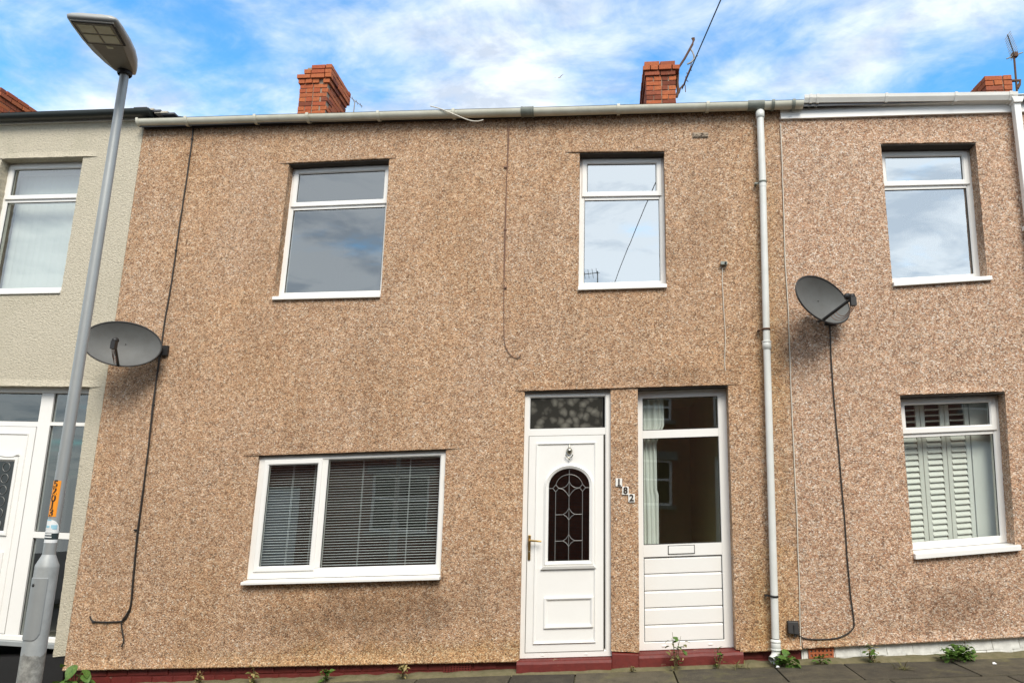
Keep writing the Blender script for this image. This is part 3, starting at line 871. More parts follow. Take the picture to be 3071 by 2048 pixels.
# outer stile moulding and raised panels
mb = MB(); qframe(mb, q, lx0+.075, lx1-.075, lz0+.075, lz1-.075, .022, yl-.014, yl+.004, .014); mb.build('moulding', M['white'], d1)
px0, px1 = cxa-.235, cxa+.245
mb = MB(); qframe(mb, q, px0, px1, lz0+.215, lz0+.50, .045, yl-.018, yl+.004, .03); mb.build('moulding', M['white'], d1)
mb = MB(); A, B, C = arch(.052), arch(.026), arch(.0)
N = len(A); vs = []
for L, yy in ((A, yl-.001), (B, yl-.024), (C, yl-.010), (C, yl+.03)):
    vs += [q.m(x, z, yy) for x, z in L]
mb.add(vs, [(r*N+i, r*N+(i+1) % N, (r+1)*N+(i+1) % N, (r+1)*N+i) for r in range(3) for i in range(N)], False)
mb.build('arch_moulding', M['white'], d1)
mb = MB(); mb.hexa([q.m(cxa-aw-.07, az0-.075, yl-.022), q.m(cxa+aw+.07, az0-.075, yl-.022), q.m(cxa+aw+.045, az0-.045, yl-.032), q.m(cxa-aw-.045, az0-.045, yl-.032),
                    q.m(cxa-aw-.07, az0-.075, yl+.01), q.m(cxa+aw+.07, az0-.075, yl+.01), q.m(cxa+aw+.045, az0-.045, yl+.01), q.m(cxa-aw-.045, az0-.045, yl+.01)])
mb.build('moulding', M['white'], d1, bevel=.003)
mb = MB(); mb.add([q.m(x, z, yl+.018) for x, z in arch(.003)], [tuple(range(N))]); mb.build('pane', M['glass_door'], d1, recalc=False)
# leaded pattern
def came(pts, r=.0042):
    mb = MB(); mb.tube([q.m(x, z, yl+.014) for x, z in pts], r, 6); return mb.build('lead_came', M['lead'], d1)
def arcpts(cx_, cz_, rx, rz, a0, a1, n=14):
    return [(cx_+rx*math.cos(R(a0+(a1-a0)*k/n)), cz_+rz*math.sin(R(a0+(a1-a0)*k/n))) for k in range(n+1)]
hx = .135; zb_ = az0+.004; zr1 = azs-.02; ztop = azs+ah
came([(cxa, zb_), (cxa, ztop-.003)])
for s in (-1, 1):
    came([(cxa+s*hx, zb_), (cxa+s*hx, zr1-.035)])
    came([(cxa+s*aw, zr1), (cxa+s*(hx+.03), zr1), (cxa+s*hx, zr1+.035)])
    came([(cxa+s*hx, zr1-.035), (cxa+s*(hx+.03), zr1)]); came([(cxa+s*hx, zr1-.035), (cxa+s*(hx-.03), zr1)]); came([(cxa+s*hx, zr1+.035), (cxa+s*(hx-.03), zr1)])
    came(arcpts(cxa+s*.0, zr1+.015, hx, .120, 90 if s > 0 else 90, 5 if s > 0 else 175))
    came(arcpts(cxa+s*.085, zr1+.085, .085, .085, 180 if s > 0 else 0, 285 if s > 0 else -105))
    came([(cxa, zr1-.085), (cxa+s*.025, zr1-.045), (cxa+s*.06, zr1-.012), (cxa+s*.105, zr1)])
    for zd in (zr1-.26, zr1-.515):
        came([(cxa+s*hx, zd), (cxa+s*.06, zd), (cxa+s*.025, zd+.022), (cxa, zd+.062)])
        came([(cxa+s*.055, zd), (cxa+s*.022, zd-.022), (cxa, zd-.055)])
# brass lever handle
hx0 = lx0+.022; hz = lz0+(lz1-lz0)*.505
mb = MB(); qbox(mb, q, hx0-.014, hx0+.014, hz-.19, hz+.05, yl-.012, yl+.002); mb.build('handle_plate', M['gold'], d1, bevel=.006)
mb = MB(); p = q.m(hx0, hz, yl-.01)
mb.tube([p, p+Vector((0, -.045, 0)), p+Vector((.02, -.055, 0)), p+Vector((.125, -.055, -.004))], [.011, .011, .010, .008], 10); mb.build('handle', M['gold'], d1)
mb = MB(); mb.lathe([(0, -.004), (.007, -.004), (.007, .0), (0, .0)], q.m(hx0, hz-.11, yl-.012), (0, 1, 0), 12); mb.build('key_cylinder', M['chrome'], d1)
# urn knocker
kz = lz1-.165
mb = MB(); mb.lathe([(.002, .075), (.006, .07), (.006, .045), (.012, .038), (.03, .02), (.032, .005), (.02, -.02), (.006, -.03), (.0, -.032)], q.m(cxa, kz, yl-.012), (0, 0, 1), 14)
mb.build('knocker', M['chrome'], d1)
mb = MB(); c = q.m(cxa, kz-.022, yl-.02)
mb.tube([c+Vector((.036*math.sin(a), -.01, .036*math.cos(a)*1.15)) for a in [R(100+k*16) for k in range(11)]], .006, 7)
mb.lathe([(0, .012), (.009, .006), (.009, -.006), (0, -.02)], c+Vector((0, -.01, -.048)), (0, 0, 1), 10)
mb.build('knocker_ring', M['chrome'], d1)
for t in (.25, .73):
    mb = MB(); qbox(mb, q, W*t-.016, W*t+.016, .022, .028, yf-.004, yf+.002); mb.build('drain_cover', M['white'], d1, bevel=.001)
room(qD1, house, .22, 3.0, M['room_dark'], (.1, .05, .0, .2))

# ---------------------------------------------------------------- half-glazed front (right)
q = qD2; yf = .13; W, H = q.w, q.h
mb = MB(); qframe(mb, q, -.02, W+.02, .0, H+.02, (.075, .105, .075, .11), yf, yf+.07, .006)
zt = H*.818; zg = H*.388
qbox(mb, q, .055, W-.085, zt-.04, zt+.04, yf+.002, yf+.068)
qbox(mb, q, .055, W-.085, zg-.115, zg, yf+.002, yf+.068)
d2 = mb.build('door', M['white'], house)
d2['label'] = 'white door with one large pane over planked panel'
for g in ((.055, W-.085, zt+.04, H-.09), (.055, W-.085, zg, zt-.04)):
    pane(q, *g, yf+.022, M['glass_door'], d2); gasket(q, *g, yf+.016, d2, .009)
z0, z1 = .075, zg-.115; nb = 5; hb = (z1-z0)/nb
for i in range(nb):
    a, b_ = z0+hb*i+.0015, z0+hb*(i+1)-.0015
    mb = MB()
    mb.add([q.m(x, z, y_) for z, y_ in ((a, yf+.014), (b_-.024, yf+.012), (b_-.004, yf+.028), (b_, yf+.028), (b_, yf+.05), (a, yf+.05)) for x in (.057, W-.087)],
           [(0, 1, 3, 2), (2, 3, 5, 4), (4, 5, 7, 6), (6, 7, 9, 8), (10, 11, 1, 0)])
    mb.build('plank', M['white'], d2)
gasket(q, .055, W-.085, z0, z1, yf+.010, d2, .008)
lxc = W*.47; lzc = zg-.055
mb = MB(); qbox(mb, q, lxc-.13, lxc+.13, lzc-.042, lzc+.042, yf-.003, yf+.01); mb.build('letterbox_rim', M['gasket'], d2, bevel=.002)
mb = MB(); qbox(mb, q, lxc-.123, lxc+.123, lzc-.036, lzc+.036, yf-.010, yf+.006); mb.build('letterbox', M['white'], d2, bevel=.003)
for t in (.27, .76):
    mb = MB(); qbox(mb, q, W*t-.02, W*t+.02, .03, .042, yf-.006, yf+.002); mb.build('drain_cover', M['white'], d2, bevel=.003)
room(qD2, house, .22, 3.4, M['room_green'], (.0, .02, .0, .2))
# white curtain gathered at the left of the glass
cu = MB(); nu, nv = 36, 30; vs = []
for i in range(nu+1):
    for j in range(nv+1):
        u, v = i/nu, j/nv
        wd = .25-.08*max(0, min(1, (.80-v)/.12))+(.015 if v < .35 else 0)
        x = .03+wd*u; z = zg-.02+(H-.04-zg)*v
        vs.append(q.m(x, z, .255+.014*math.sin(u*26+v*2.2)+.008*math.sin(u*9+v*5)))
cu.add(vs, [(i*(nv+1)+j, (i+1)*(nv+1)+j, (i+1)*(nv+1)+j+1, i*(nv+1)+j+1) for i in range(nu) for j in range(nv)], True)
tag(cu.build('curtain', M['curtain'], None, recalc=False), 'white gathered curtain hanging behind the half glazed door', 'curtain')

# ---------------------------------------------------------------- text helper, house number
def text_mesh(txt, size, depth, mat, bold=0.0):
    c = bpy.data.curves.new('txt', 'FONT'); c.body = txt; c.size = size; c.extrude = depth; c.align_x = 'CENTER'; c.align_y = 'CENTER'; c.offset = bold
    c.resolution_u = 3
    o = bpy.data.objects.new('txt', c); sc.collection.objects.link(o)
    bpy.context.view_layer.update()
    me = bpy.data.meshes.new_from_object(o.evaluated_get(bpy.context.evaluated_depsgraph_get()))
    bpy.data.objects.remove(o); bpy.data.curves.remove(c)
    me.materials.clear(); me.materials.append(mat); me.name = 'numeral'
    return me
for ch, (px, py) in zip('182', ((1421, 1107), (1436, 1126), (1450, 1143))):
    c = U(px, py, -.012)
    mb = MB(); mb.box((c.x-.032, -.014, c.z-.040), (c.x+.032, .004, c.z+.040))
    o = mb.build('number_tile', M['numplate'], house, bevel=.003)
    me = text_mesh(ch, .088, .0015, M['ink'], .0035)
    me.transform(Matrix.Translation((c.x, -.0165, c.z)) @ Matrix.Rotation(R(90), 4, 'X') @ Matrix.Diagonal((.95, 1, 1, 1)))
    if ch == '1':                       # slab foot of the one
        bm = bmesh.new(); bm.from_mesh(me)
        bmesh.ops.create_cube(bm, size=1, matrix=Matrix.Translation((c.x+.004, -.0165, c.z-.030)) @ Matrix.Diagonal((.034, .003, .008, 1)))
        bm.to_mesh(me); bm.free()
    link('numeral', me, o)

# ---------------------------------------------------------------- gutters and downpipes
def half_round(name, x0, x1, zt, yc, r, mat, parent, zslope=0.0, n=12):
    mb = MB(); prof = []
    for k in range(n+1):
        a = math.pi+math.pi*k/n; prof.append((r*math.cos(a), r*math.sin(a)))
    prof = [(-r-.004, .006), (-r, .008)]+prof+[(r, .008)]
    inner = [(a*.93, b_*.93+.003) for a, b_ in prof[::-1]]
    ring = prof+inner; m_ = len(ring); vs = []; N_ = 24
    for i in range(N_+1):
        x = x0+(x1-x0)*i/N_; dz = .006*mnoise.noise(Vector((x*.7, 2, 2)))+zslope*(x-x0)
        vs += [(x, yc+a, zt+b_+dz) for a, b_ in ring]
    mb.add(vs, [(i*m_+j, i*m_+(j+1) % m_, (i+1)*m_+(j+1) % m_, (i+1)*m_+j) for i in range(N_) for j in range(m_)], True)
    for s_ in (0, N_):
        mb.add(vs[s_*m_:s_*m_+len(prof)], [tuple(range(len(prof)))])
    return mb.build(name, mat, parent)
GY, GR = -.085, .062
p0, p1 = U(312, 272, GY-GR), U(1846, 229, GY-GR)
gzt = (p0.z+p1.z)/2-.008; gsl = (p1.z-p0.z)/(p1.x-p0.x)
def gtop(x): return p0.z-.008+gsl*(x-p0.x)
gut = half_round('gutter', p0.x, p1.x, gtop(p0.x), GY, GR, M['gutter'], house, gsl)
def clip(x, wid, mat, name, grow=.006):
    mb = MB(); rr = GR+grow; prof = [(-rr, .014)]+[(rr*math.cos(math.pi+math.pi*k/12), rr*math.sin(math.pi+math.pi*k/12)) for k in range(13)]+[(rr, .01)]
    n_ = len(prof); vs = [(x+s_, GY+a, gtop(x)+b_) for s_ in (-wid/2, wid/2) for a, b_ in prof]
    vs += [(x+s_, GY+a*.9, gtop(x)+b_*.9) for s_ in (-wid/2, wid/2) for a, b_ in prof]
    fs = [(i, i+1, n_+i+1, n_+i) for i in range(n_-1)]
    fs += [(i, i+1, 2*n_+i+1, 2*n_+i) for i in range(n_-1)]+[(n_+i, n_+i+1, 3*n_+i+1, 3*n_+i) for i in range(n_-1)]
    mb.add(vs, fs, False)
    mb.build(name, mat, gut)
for px in (427, 585, 705, 867, 1040, 1420, 1626): clip(U(px, 260, GY-GR).x, .032, M['gutter'], 'bracket', .013)
for px in (1198, 1223): clip(U(px, 245, GY-GR).x, .022, M['gutter_joint'], 'union_clip', .012)
clip(U(1210, 245, GY-GR).x, .10, M['gutter_joint'], 'union', .006)
clip(U(1737, 235, GY-GR).x, .17, M['gutter_joint'], 'outlet', .006)
clip(U(1776, 235, GY-GR).x, .03, M['gutter_joint'], 'union_clip', .012)
clip(U(1823, 230, GY-GR).x, .03, M['gutter_joint'], 'union_clip', .012)
clip(p0.x+.012, .03, M['gutter'], 'stop_end', .006)
# dark board behind the gutter
mb = MB(); mb.box((XL+.02, -.022, EAVE-.06), (XR-.01, .0, EAVE+.04)); mb.build('fascia', M['dark_wood_and_shade'], house)
shell(house, XL, XR, EAVE+.0, M['dash'])

def pipe_path(pts): return [Vector(p) for p in pts]
PY = -.085
dpt, dpb = U(1745, 262, PY), U(1781, 1478, PY)
xp = (dpt.x+dpb.x)/2
dp = MB(); dp.tube([(dpt.x, PY, gtop(dpt.x)-GR-.01), (dpt.x, PY, U(1748, 430, PY).z)], .036, 18); pipe = dp.build('downpipe', M['white_pipe'], house)
zj = U(1756, 790, PY).z
mb = MB(); mb.tube([(dpt.x, PY, U(1748, 430, PY).z+.04), (xp, PY, zj-.02)], .034, 18); mb.build('pipe_length', M['white_pipe'], pipe)
mb = MB(); mb.tube([(xp, PY, zj), (dpb.x, PY, dpb.z+.05)], .034, 18); mb.build('pipe_length', M['white_pipe'], pipe)
def collar(z, r, h, mat, name, x): 
    mb = MB(); mb.lathe([(r-.012, h/2+.006), (r, h/2), (r, -h/2), (r-.012, -h/2-.006)], (x, PY, z), (0, 0, 1), 18); return mb.build(name, mat, pipe)
collar(gtop(dpt.x)-GR-.06, .044, .07, M['white_pipe'], 'socket', dpt.x)
collar(zj-.012, .042, .075, M['white_pipe'], 'socket', xp); collar(zj+.022, .0455, .012, M['white_pipe'], 'socket_ring', xp)
def pclip(py, mat, x, h=.018):
    z = U(1756, py, PY).z; mb = MB(); mb.lathe([(.034, h/2), (.041, h/2), (.041, -h/2), (.034, -h/2)], (x, PY, z), (0, 0, 1), 18)
    mb.box((x-.075, -.062, z-h/2+.001), (x-.034, -.052, z+h/2-.001)); mb.box((x-.07, -.06, z-h/2+.001), (x-.05, .0, z+h/2-.001))
    mb.build('pipe_clip', mat, pipe)
pclip(418, M['gutter_joint'], dpt.x); pclip(756, M['rust'], xp); pclip(1367, M['black'], dpb.x)
zs = U(1781, 1480, PY).z
collar(zs+.03, .046, .014, M['white_pipe'], 'socket_ring', dpb.x); collar(zs+.0, .043, .09, M['white_pipe'], 'socket', dpb.x); collar(zs-.038, .047, .012, M['white_pipe'], 'socket_ring', dpb.x)
mb = MB(); bx = dpb.x
pth = [(bx, PY, zs-.03), (bx, PY, zs-.065), (bx-.008, PY-.006, zs-.09), (bx-.024, PY-.018, zs-.112), (bx-.045, PY-.034, zs-.128)]
mb.tube(pth, [.038, .038, .038, .039, .040], 18, cap=False); mb.tube(pth, [.033]*5, 18, cap=False)
mb.build('shoe', M['white_pipe'], pipe)

# ---------------------------------------------------------------- chimneys
bricks_s = [brick_mesh(.213, .065, .1025, M['brick'], s) for s in range(6)]
bricks_h = [brick_mesh(.1025, .065, .1025, M['brick'], 50+s) for s in range(4)]
def chimney(parent, xc, y0, w, d, ztop, zbase, offs, seed, missing=()):
    rr = random.Random(seed)
    nc = int((ztop-zbase)/.075)
    mb = MB(); mb.box((xc-w/2+.012, y0+.012, zbase), (xc+w/2-.012, y0+d-.012, ztop-.155)); mb.box((xc-w/2+.09, y0+.014, ztop-.154), (xc+w/2-.014, y0+d-.014, ztop-.014))
    stack = mb.build('chimney', M['mortar'], parent)
    mb = MB(); mb.box((xc-w/2+.06, y0+.06, ztop-.078), (xc+w/2-.06, y0+d-.06, ztop-.012)); mb.build('mortar_flaunching', M['mortar'], stack)
    for c in range(nc):
        z = ztop-.0375-.075*c; off = offs[c] if c < len(offs) else 0.0
        W2, D2 = w+2*off, d+2*off
        def lay(length, start_header, place):
            x = 0.0; i = 0
            while x < length-.05:
                rem = length-x
                L = .1025 if (i == 0 and start_header) or rem < .18 else .215
                if rem-L < .05: L = L if rem-L > -.02 else rem
                me = rr.choice(bricks_s if L > .15 else bricks_h)
                place(x+L/2, me, i, (min(rem, L))/(.215 if L > .15 else .1025))
                x += L+.011; i += 1
        def front(s_, me, i, sx):
            if (c, i) in missing: return
            o = link('brick', me, stack, (xc-W2/2+s_, y0-off+.05+rr.uniform(-.004, .004), z)); o.scale.x = sx
        def side(sgn):
            def f_(s_, me, i, sx):
                if (c, 's') in missing and sgn < 0: return
                o = link('brick', me, stack, (xc+sgn*(W2/2-.05+rr.uniform(-.004, .004)), y0-off+sy0+s_, z)); o.rotation_euler = (0, 0, R(90)); o.scale.x = sx
            return f_
        if c % 2 == 0:
            lay(W2, False, front); sy0 = .112
            lay(D2-.112, False, side(1)); lay(D2-.112, False, side(-1))
        else:
            sy0 = 0.0; fx0 = .112
            lay(W2-.224, True, lambda s_, me, i, sx: front(s_+.112, me, i+1, sx))
            lay(D2, False, side(1)); lay(D2, False, side(-1))
    return stack
CYM = 2.3
def chim_px(parent, pl_, pr_, ptop, offs, seed, d=1.15, y0=CYM, missing=()):
    a, b_, t = U(*pl_, y0), U(*pr_, y0), U(*ptop, y0)
    w = b_.x-a.x
    return chimney(parent, (a.x+b_.x)/2, y0, w, d, t.z, t.z-1.15, offs, seed, missing), (a.x+b_.x)/2, w, t.z
c1, c1x, c1w, c1z = chim_px(house, (684, 245), (749, 245), (740, 152), (.045, .045, .045, .022), 1, .78, missing=((0, 0), (0, 's'), (1, 's'), (1, 0)))
c2, c2x, c2w, c2z = chim_px(house, (1484, 225), (1552, 225), (1520, 143), (.030, .050, .025), 2, .95)

# ---------------------------------------------------------------- right house
rhouse = thing('terraced_house', 'terraced house faced in pink pebbledash with shutters and a white brick plinth', 'house', ((XR+XRR)/2, 0, gz(3)))
qUR = PQ((2022, 331), (2240, 328), (2268, 645), (2050, 659))
qRL = PQ((2066, 907), (2307, 899), (2332, 1263), (2098, 1283))
rb0, rb1 = U(1842, 1487).z, U(2351, 1460).z
def rbot(x): return rb0+(rb1-rb0)*(x-1.82)/1.93
front_wall('wall', [V2(XR+.003, rbot(XR)), V2(XRR, rbot(XRR)), V2(XRR, EAVE+.02), V2(XR+.003, EAVE+.02)], [qUR, qRL], M['dash_pink'], rhouse)
bellcast(XR+.006, XRR-.004, rbot, M['dash_pink'], rhouse, .016)
drip(qUR, rhouse, M['dash_pink'], (.02, .03), .1, .012); drip(qRL, rhouse, M['dash_pink'], (.03, .03), .1, .012)
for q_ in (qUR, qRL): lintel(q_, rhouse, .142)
casement(qUR, rhouse, .14, .285, glass='glass_sky', sill_h=.06, sill_out=-.035, sill_ext=(0, .03))
casement(qRL, rhouse, .14, .255, sill_h=.065, sill_out=-.045, sill_ext=(0, .03), glass='glass_door')
room(qUR, rhouse, .22, 3.0, M['room']); room(qRL, rhouse, .22, 3.0, M['room'], (.5, .3, .4, .4))
# white painted brick plinth
rp = plinth(rhouse, XR+.004, XRR, rbot, M['white_brick'], .040)
wb = [brick_mesh(.225, .108, .05, M['white_brick'], 20+s) for s in range(4)]
wbl = [brick_mesh(.150, .05, .05, M['white_brick'], 30+s) for s in range(4)]
sl_ = math.atan((rb1-rb0)/1.93)
ab0, ab1 = U(1858, 1505).x, U(1916, 1505).x
x = ab1+.125; i = 0
while x < XRR-.12:
    o = link('brick', wb[i % 4], rp, (x, .060+rng.uniform(-.003, .003), rbot(x)-.053)); o.rotation_euler = (0, -sl_, 0)
    o = link('brick', wbl[i % 4], rp, (x-.05, .058+rng.uniform(-.004, .004), rbot(x-.05)-.136)); o.rotation_euler = (0, -sl_, 0); o.scale.x = 1.50
    x += .228; i += 1
xm_ = XR+.055
o = link('brick', wb[0], rp, (xm_, .058, rbot(xm_)-.055)); o.scale.x = .32
zc_ = rbot((ab0+ab1)/2)-.055
air_vent(rhouse, ab0, ab1, zc_, .09, .018, M['airbrick'], 2, 6)
mb = MB(); mb.box((ab0-.02, .028, zc_-.10), (ab1+.02, .05, zc_-.055)); mb.build('broken_mortar', M['lime'], rp, bevel=.006)
# plantation shutters
sh = thing('shutters', 'pale louvred plantation shutters standing behind the lower window of the pink house', 'shutters', qRL.m(qRL.w/2, 0, .3))
ys = .30; zb_, zt_ = .02, qRL.h+.05
pan = [(-.165, .055), (.06, .28), (.285, .505), (.51, .73)]
for (xa, xb) in pan:
    for xs_ in (xa, xb-.04):
        mb = MB(); qbox(mb, qRL, xs_, xs_+.04, zb_, zt_, ys, ys+.03); mb.build('stile', M['shutter'], sh, bevel=.003)
    for z_ in (zb_, zt_-.08):
        mb = MB(); qbox(mb, qRL, xa+.041, xb-.041, z_, z_+.08, ys+.002, ys+.028); mb.build('rail', M['shutter'], sh, bevel=.003)
    nl = 24; L = xb-xa-.086; pitch_ = (zt_-zb_-.17)/nl
    mb = MB(); prof = [(.0335*math.cos(a), .0052*math.sin(a)) for a in [2*math.pi*k/8 for k in range(8)]]
    vs = [(s_*L/2, a, b_) for s_ in (-1, 1) for a, b_ in prof]
    mb.add(vs, [(k, (k+1) % 8, 8+(k+1) % 8, 8+k) for k in range(8)]+[tuple(range(8)), tuple(range(15, 7, -1))], False)
    lm = mb.mesh('louvre', M['shutter'])
    for k in range(nl):
        z_ = zb_+.085+pitch_*(k+.5); c = qRL.m((xa+xb)/2, z_, ys+.016); e = qRL.m(xb, z_, ys+.016)-qRL.m(xa, z_, ys+.016)
        o = link('louvre', lm, sh, c)
        ang = 62 if z_ < qRL.h*.74 else -8
        o.rotation_euler = (R(ang+rng.uniform(-1.5, 1.5)), -math.atan2(e.z, e.x), 0)
mb = MB(); mb.hexa([qRL.m(.74, zb_, ys), qRL.m(qRL.w+.25, zb_, ys-.02), qRL.m(qRL.w+.25, zt_, ys-.02), qRL.m(.74, zt_, ys),
                    qRL.m(.74, zb_, ys+.03), qRL.m(qRL.w+.25, zb_, ys+.01), qRL.m(qRL.w+.25, zt_, ys+.01), qRL.m(.74, zt_, ys+.03)])
mb.build('side_panel', M['shutter'], sh, bevel=.003)
# pale blind half-way down in the upper window: only its lower edge shows through the reflection
mb = MB(); qbox(mb, qUR, .03, qUR.w-.03, qUR.h*.34, qUR.h*.36, .30, .33)
# box gutter, white fascia
gx0, gx1 = U(1846, 225, -.11).x, U(2335, 218, -.11).x
bz0, bz1 = U(1846, 218, -.13).z, U(2335, 211, -.13).z
def sq_gutter(x0, x1, grow, name, mat, parent, wid=None):
    mb = MB(); prof = [(-.135-grow, .0+grow*.6), (-.13-grow, -.035), (-.105-grow*.6, -.078-grow), (-.03, -.085-grow), (-.025, .0), (-.032, .0), (-.036, -.075), (-.10, -.07), (-.123, -.034), (-.128, .0)]
    m_ = len(prof); vs = []
    for x in (x0, x1):
        zt_ = bz0+(bz1-bz0)*(x-gx0)/(gx1-gx0)
        vs += [(x, a, zt_+b_) for a, b_ in prof]
    mb.add(vs, [(j, (j+1) % m_, m_+(j+1) % m_, m_+j) for j in range(m_)]+[tuple(range(m_-1, -1, -1)), tuple(range(m_, 2*m_))], False)
    return mb.build(name, mat, parent)
rg = sq_gutter(gx0, gx1, 0, 'gutter', M['white_gutter'], rhouse)
for px in (1862, 1878, 2036, 2196, 2322):
    x = U(px, 222, -.13).x; sq_gutter(x-.013, x+.013, .007, 'bracket', M['white_gutter'], rg)
mb = MB(); fz0, fz1 = U(1795, 251, -.03).z, U(1795, 273, -.03).z
mb.box((XR+.015, -.03, fz1), (XRR-.005, .0, EAVE+.03)); mb.build('fascia', M['white'], rhouse, bevel=.004)
mb = MB(); mb.box((XR+.02, -.032, fz0-.0), (XRR-.01, -.024, fz0+.04)); mb.build('soffit_shade', M['dark_wood_and_shade'], rhouse)  # dark strip painted as the shade between gutter and fascia
shell(rhouse, XR, XRR, EAVE+.0, M['dash_pink'])
# square white downpipe at the far party line
sx = U(2334, 260, -.07).x
mb = MB(); mb.box((sx-.032, -.105, gz(4)+.02), (sx+.033, -.04, bz1-.09)); sp = mb.build('downpipe', M['white'], rhouse, bevel=.008)
for py in (235, 522):
    z_ = U(2338, py, -.07).z; mb = MB(); mb.box((sx-.04, -.11, z_-.022), (sx+.041, -.002, z_+.022)); mb.build('pipe_clip', M['white'], sp, bevel=.004)
mb = MB(); mb.hexa([(sx-.04, -.125, bz1-.11), (sx+.04, -.125, bz1-.11), (sx+.06, -.13, bz1-.05), (sx-.06, -.13, bz1-.05), (sx-.04, -.035, bz1-.11), (sx+.04, -.035, bz1-.11), (sx+.06, -.035, bz1-.05), (sx-.06, -.035, bz1-.05)])
mb.build('hopper_outlet', M['white'], sp, bevel=.004)
c3, c3x, c3w, c3z = chim_px(rhouse, (2264, 205), (2326, 205), (2295, 173), (.0, .0, .0), 3, 1.1, 2.1)

# ---------------------------------------------------------------- neighbour beyond the white downpipe
XN = 9.0
nh = thing('terraced_house', 'red brick terraced house beyond the square white downpipe', 'house', ((XRR+XN)/2, 0, gz(6)))
def wallbrick():
    m, n, l, b = newmat('house_brick')
    pos = gcoord(n)
    mp = n.new('ShaderNodeMapping'); mp.inputs['Rotation'].default_value = (R(90), 0, 0); l.new(pos, mp.inputs[0])
    bt = n.new('ShaderNodeTexBrick'); bt.inputs['Scale'].default_value = 1; bt.inputs['Brick Width'].default_value = .225; bt.inputs['Row Height'].default_value = .075
    bt.inputs['Mortar Size'].default_value = .006; bt.inputs['Color1'].default_value = (.20, .065, .04, 1); bt.inputs['Color2'].default_value = (.30, .10, .055, 1); bt.inputs['Mortar'].default_value = (.2, .17, .14, 1)
    l.new(mp.outputs[0], bt.inputs['Vector'])
    k = ramp(n, [(.3, (.7, .7, .7)), (.7, (1.1, 1.1, 1.1))]); l.new(noise_out(n, l, pos, 12, 5, .6), k.inputs[0])
    l.new(mixc(n, l, 1.0, bt.outputs['Color'], k.outputs[0], 'MULTIPLY'), b.inputs['Base Color']); b.inputs['Roughness'].default_value = .9
    return m
M['housebrick'] = wallbrick()
front_wall('wall', [V2(XRR+.004, gz(XRR)-.1), V2(XN, gz(XN)-.1), V2(XN, EAVE+.02), V2(XRR+.004, EAVE+.02)], [], M['housebrick'], nh, amp=0)
shell(nh, XRR+.003, XN, EAVE+.0, M['housebrick'])

# ---------------------------------------------------------------- left (cream) house
XLL = -12.0
lhouse = thing('terraced_house', 'cream roughcast terraced house with black gutter behind the street lamp', 'house', ((XL+XLL)/2, 0, gz(-7)))
xr_ = (U(191.5, 361).x+U(139, 672).x)/2; xl_ = U(4, 366).x
LWz1, LWz0 = U(191.5, 361).z, U(139, 674).z
qLW = Quad((xl_, U(4, 366).z), (xr_, LWz1), (xr_, LWz0), (xl_, LWz0-.02))
xdr = (U(206, 890).x+U(125, 1482).x)/2; dz1, dz0 = U(206, 889).z, U(127, 1481).z
qLD = Quad((xdr-1.72, dz1-.01), (U(206, 890).x, dz1), (U(125, 1482).x, dz0), (xdr-1.72, dz0))
lb = U(140, 1509).z
LE = EAVE+.10
front_wall('wall', [V2(XLL, lb-.6), V2(qLD.bl.x, lb-.16), V2(qLD.tl.x, qLD.tl.y), V2(qLD.tr.x, qLD.tr.y), V2(qLD.br.x, lb), V2(XL-.003, lb+.02), V2(XL-.003, LE+.02), V2(XLL, LE+.02)],
           [qLW], M['cream'], lhouse, amp=.009)
drip(qLW, lhouse, M['cream'], (.05, .2), .1, .016); drip(qLD, lhouse, M['cream'], (.05, .13), .1, .02)
pb = plinth(lhouse, XLL, XL-.004, lambda x: lb+(x-XL)*.094, M['black_paint'], .015)
casement(qLW, lhouse, .13, .29, sill_h=.05, sill_out=-.02)
room(qLW, lhouse, .22, 3.0, M['room'])
vbl = thing('vertical_blind', 'closed pale vertical blind hanging inside the upper window of the cream house', 'blind', qLW.m(qLW.w/2, qLW.h, .33))
mb = MB(); qbox(mb, qLW, .02, qLW.w-.02, qLW.h-.08, qLW.h-.04, .31, .35); mb.build('headrail', M['vane'], vbl, bevel=.003)
mb = MB(); hh = qLW.h-.14; ww = .098
mb.add([(-ww/2, 0, -hh), (0, -.008, -hh), (ww/2, .004, -hh), (-ww/2, 0, 0), (0, -.008, 0), (ww/2, .004, 0)], [(0, 1, 4, 3), (1, 2, 5, 4)], True)
vm = mb.mesh('vane', M['vane'], recalc=False)
k = 0; x = .06
while x < qLW.w-.05:
    o = link('vane', vm, vbl, qLW.m(x, qLW.h-.09, .33)); o.rotation_euler = (0, 0, R(4+rng.uniform(-3, 3))); x += .085
# door and side light of the cream house
q = qLD; yf = .10; W, H = q.w, q.h
mb = MB(); qframe(mb, q, -.01, W+.02, 0, H+.01, (.06, .02, .055, .07), yf, yf+.07, .008)
xs_ = W-.51                             # mullion
zt = H*.845; zm = H*.415
qbox(mb, q, xs_-.155, xs_, .05, H-.06, yf+.003, yf+.067)
qbox(mb, q, .05, xs_-.155, zt-.02, zt+.035, yf+.004, yf+.066)
qbox(mb, q, xs_, W-.01, zt-.005, zt+.035, yf+.004, yf+.066)
qbox(mb, q, xs_, W-.01, zm-.065, zm, yf+.004, yf+.066)
ld = mb.build('door', M['white'], lhouse)
ld['label'] = 'white door with side light and leaded pane'
for g in ((.06, xs_-.155, zt+.035, H-.065), (xs_, W-.015, zt+.035, H-.065), (xs_, W-.015, zm, zt-.005), (xs_, W-.015, .055, zm-.065)):
    pane(q, *g, yf+.03, M['glass_door'], ld); gasket(q, *g, yf+.027, ld)
mb = MB(); qbox(mb, q, .055, xs_-.163, .06, zt-.025, yf-.002, yf+.05); mb.build('leaf', M['white'], ld, bevel=.004)
LX1 = xs_-.163
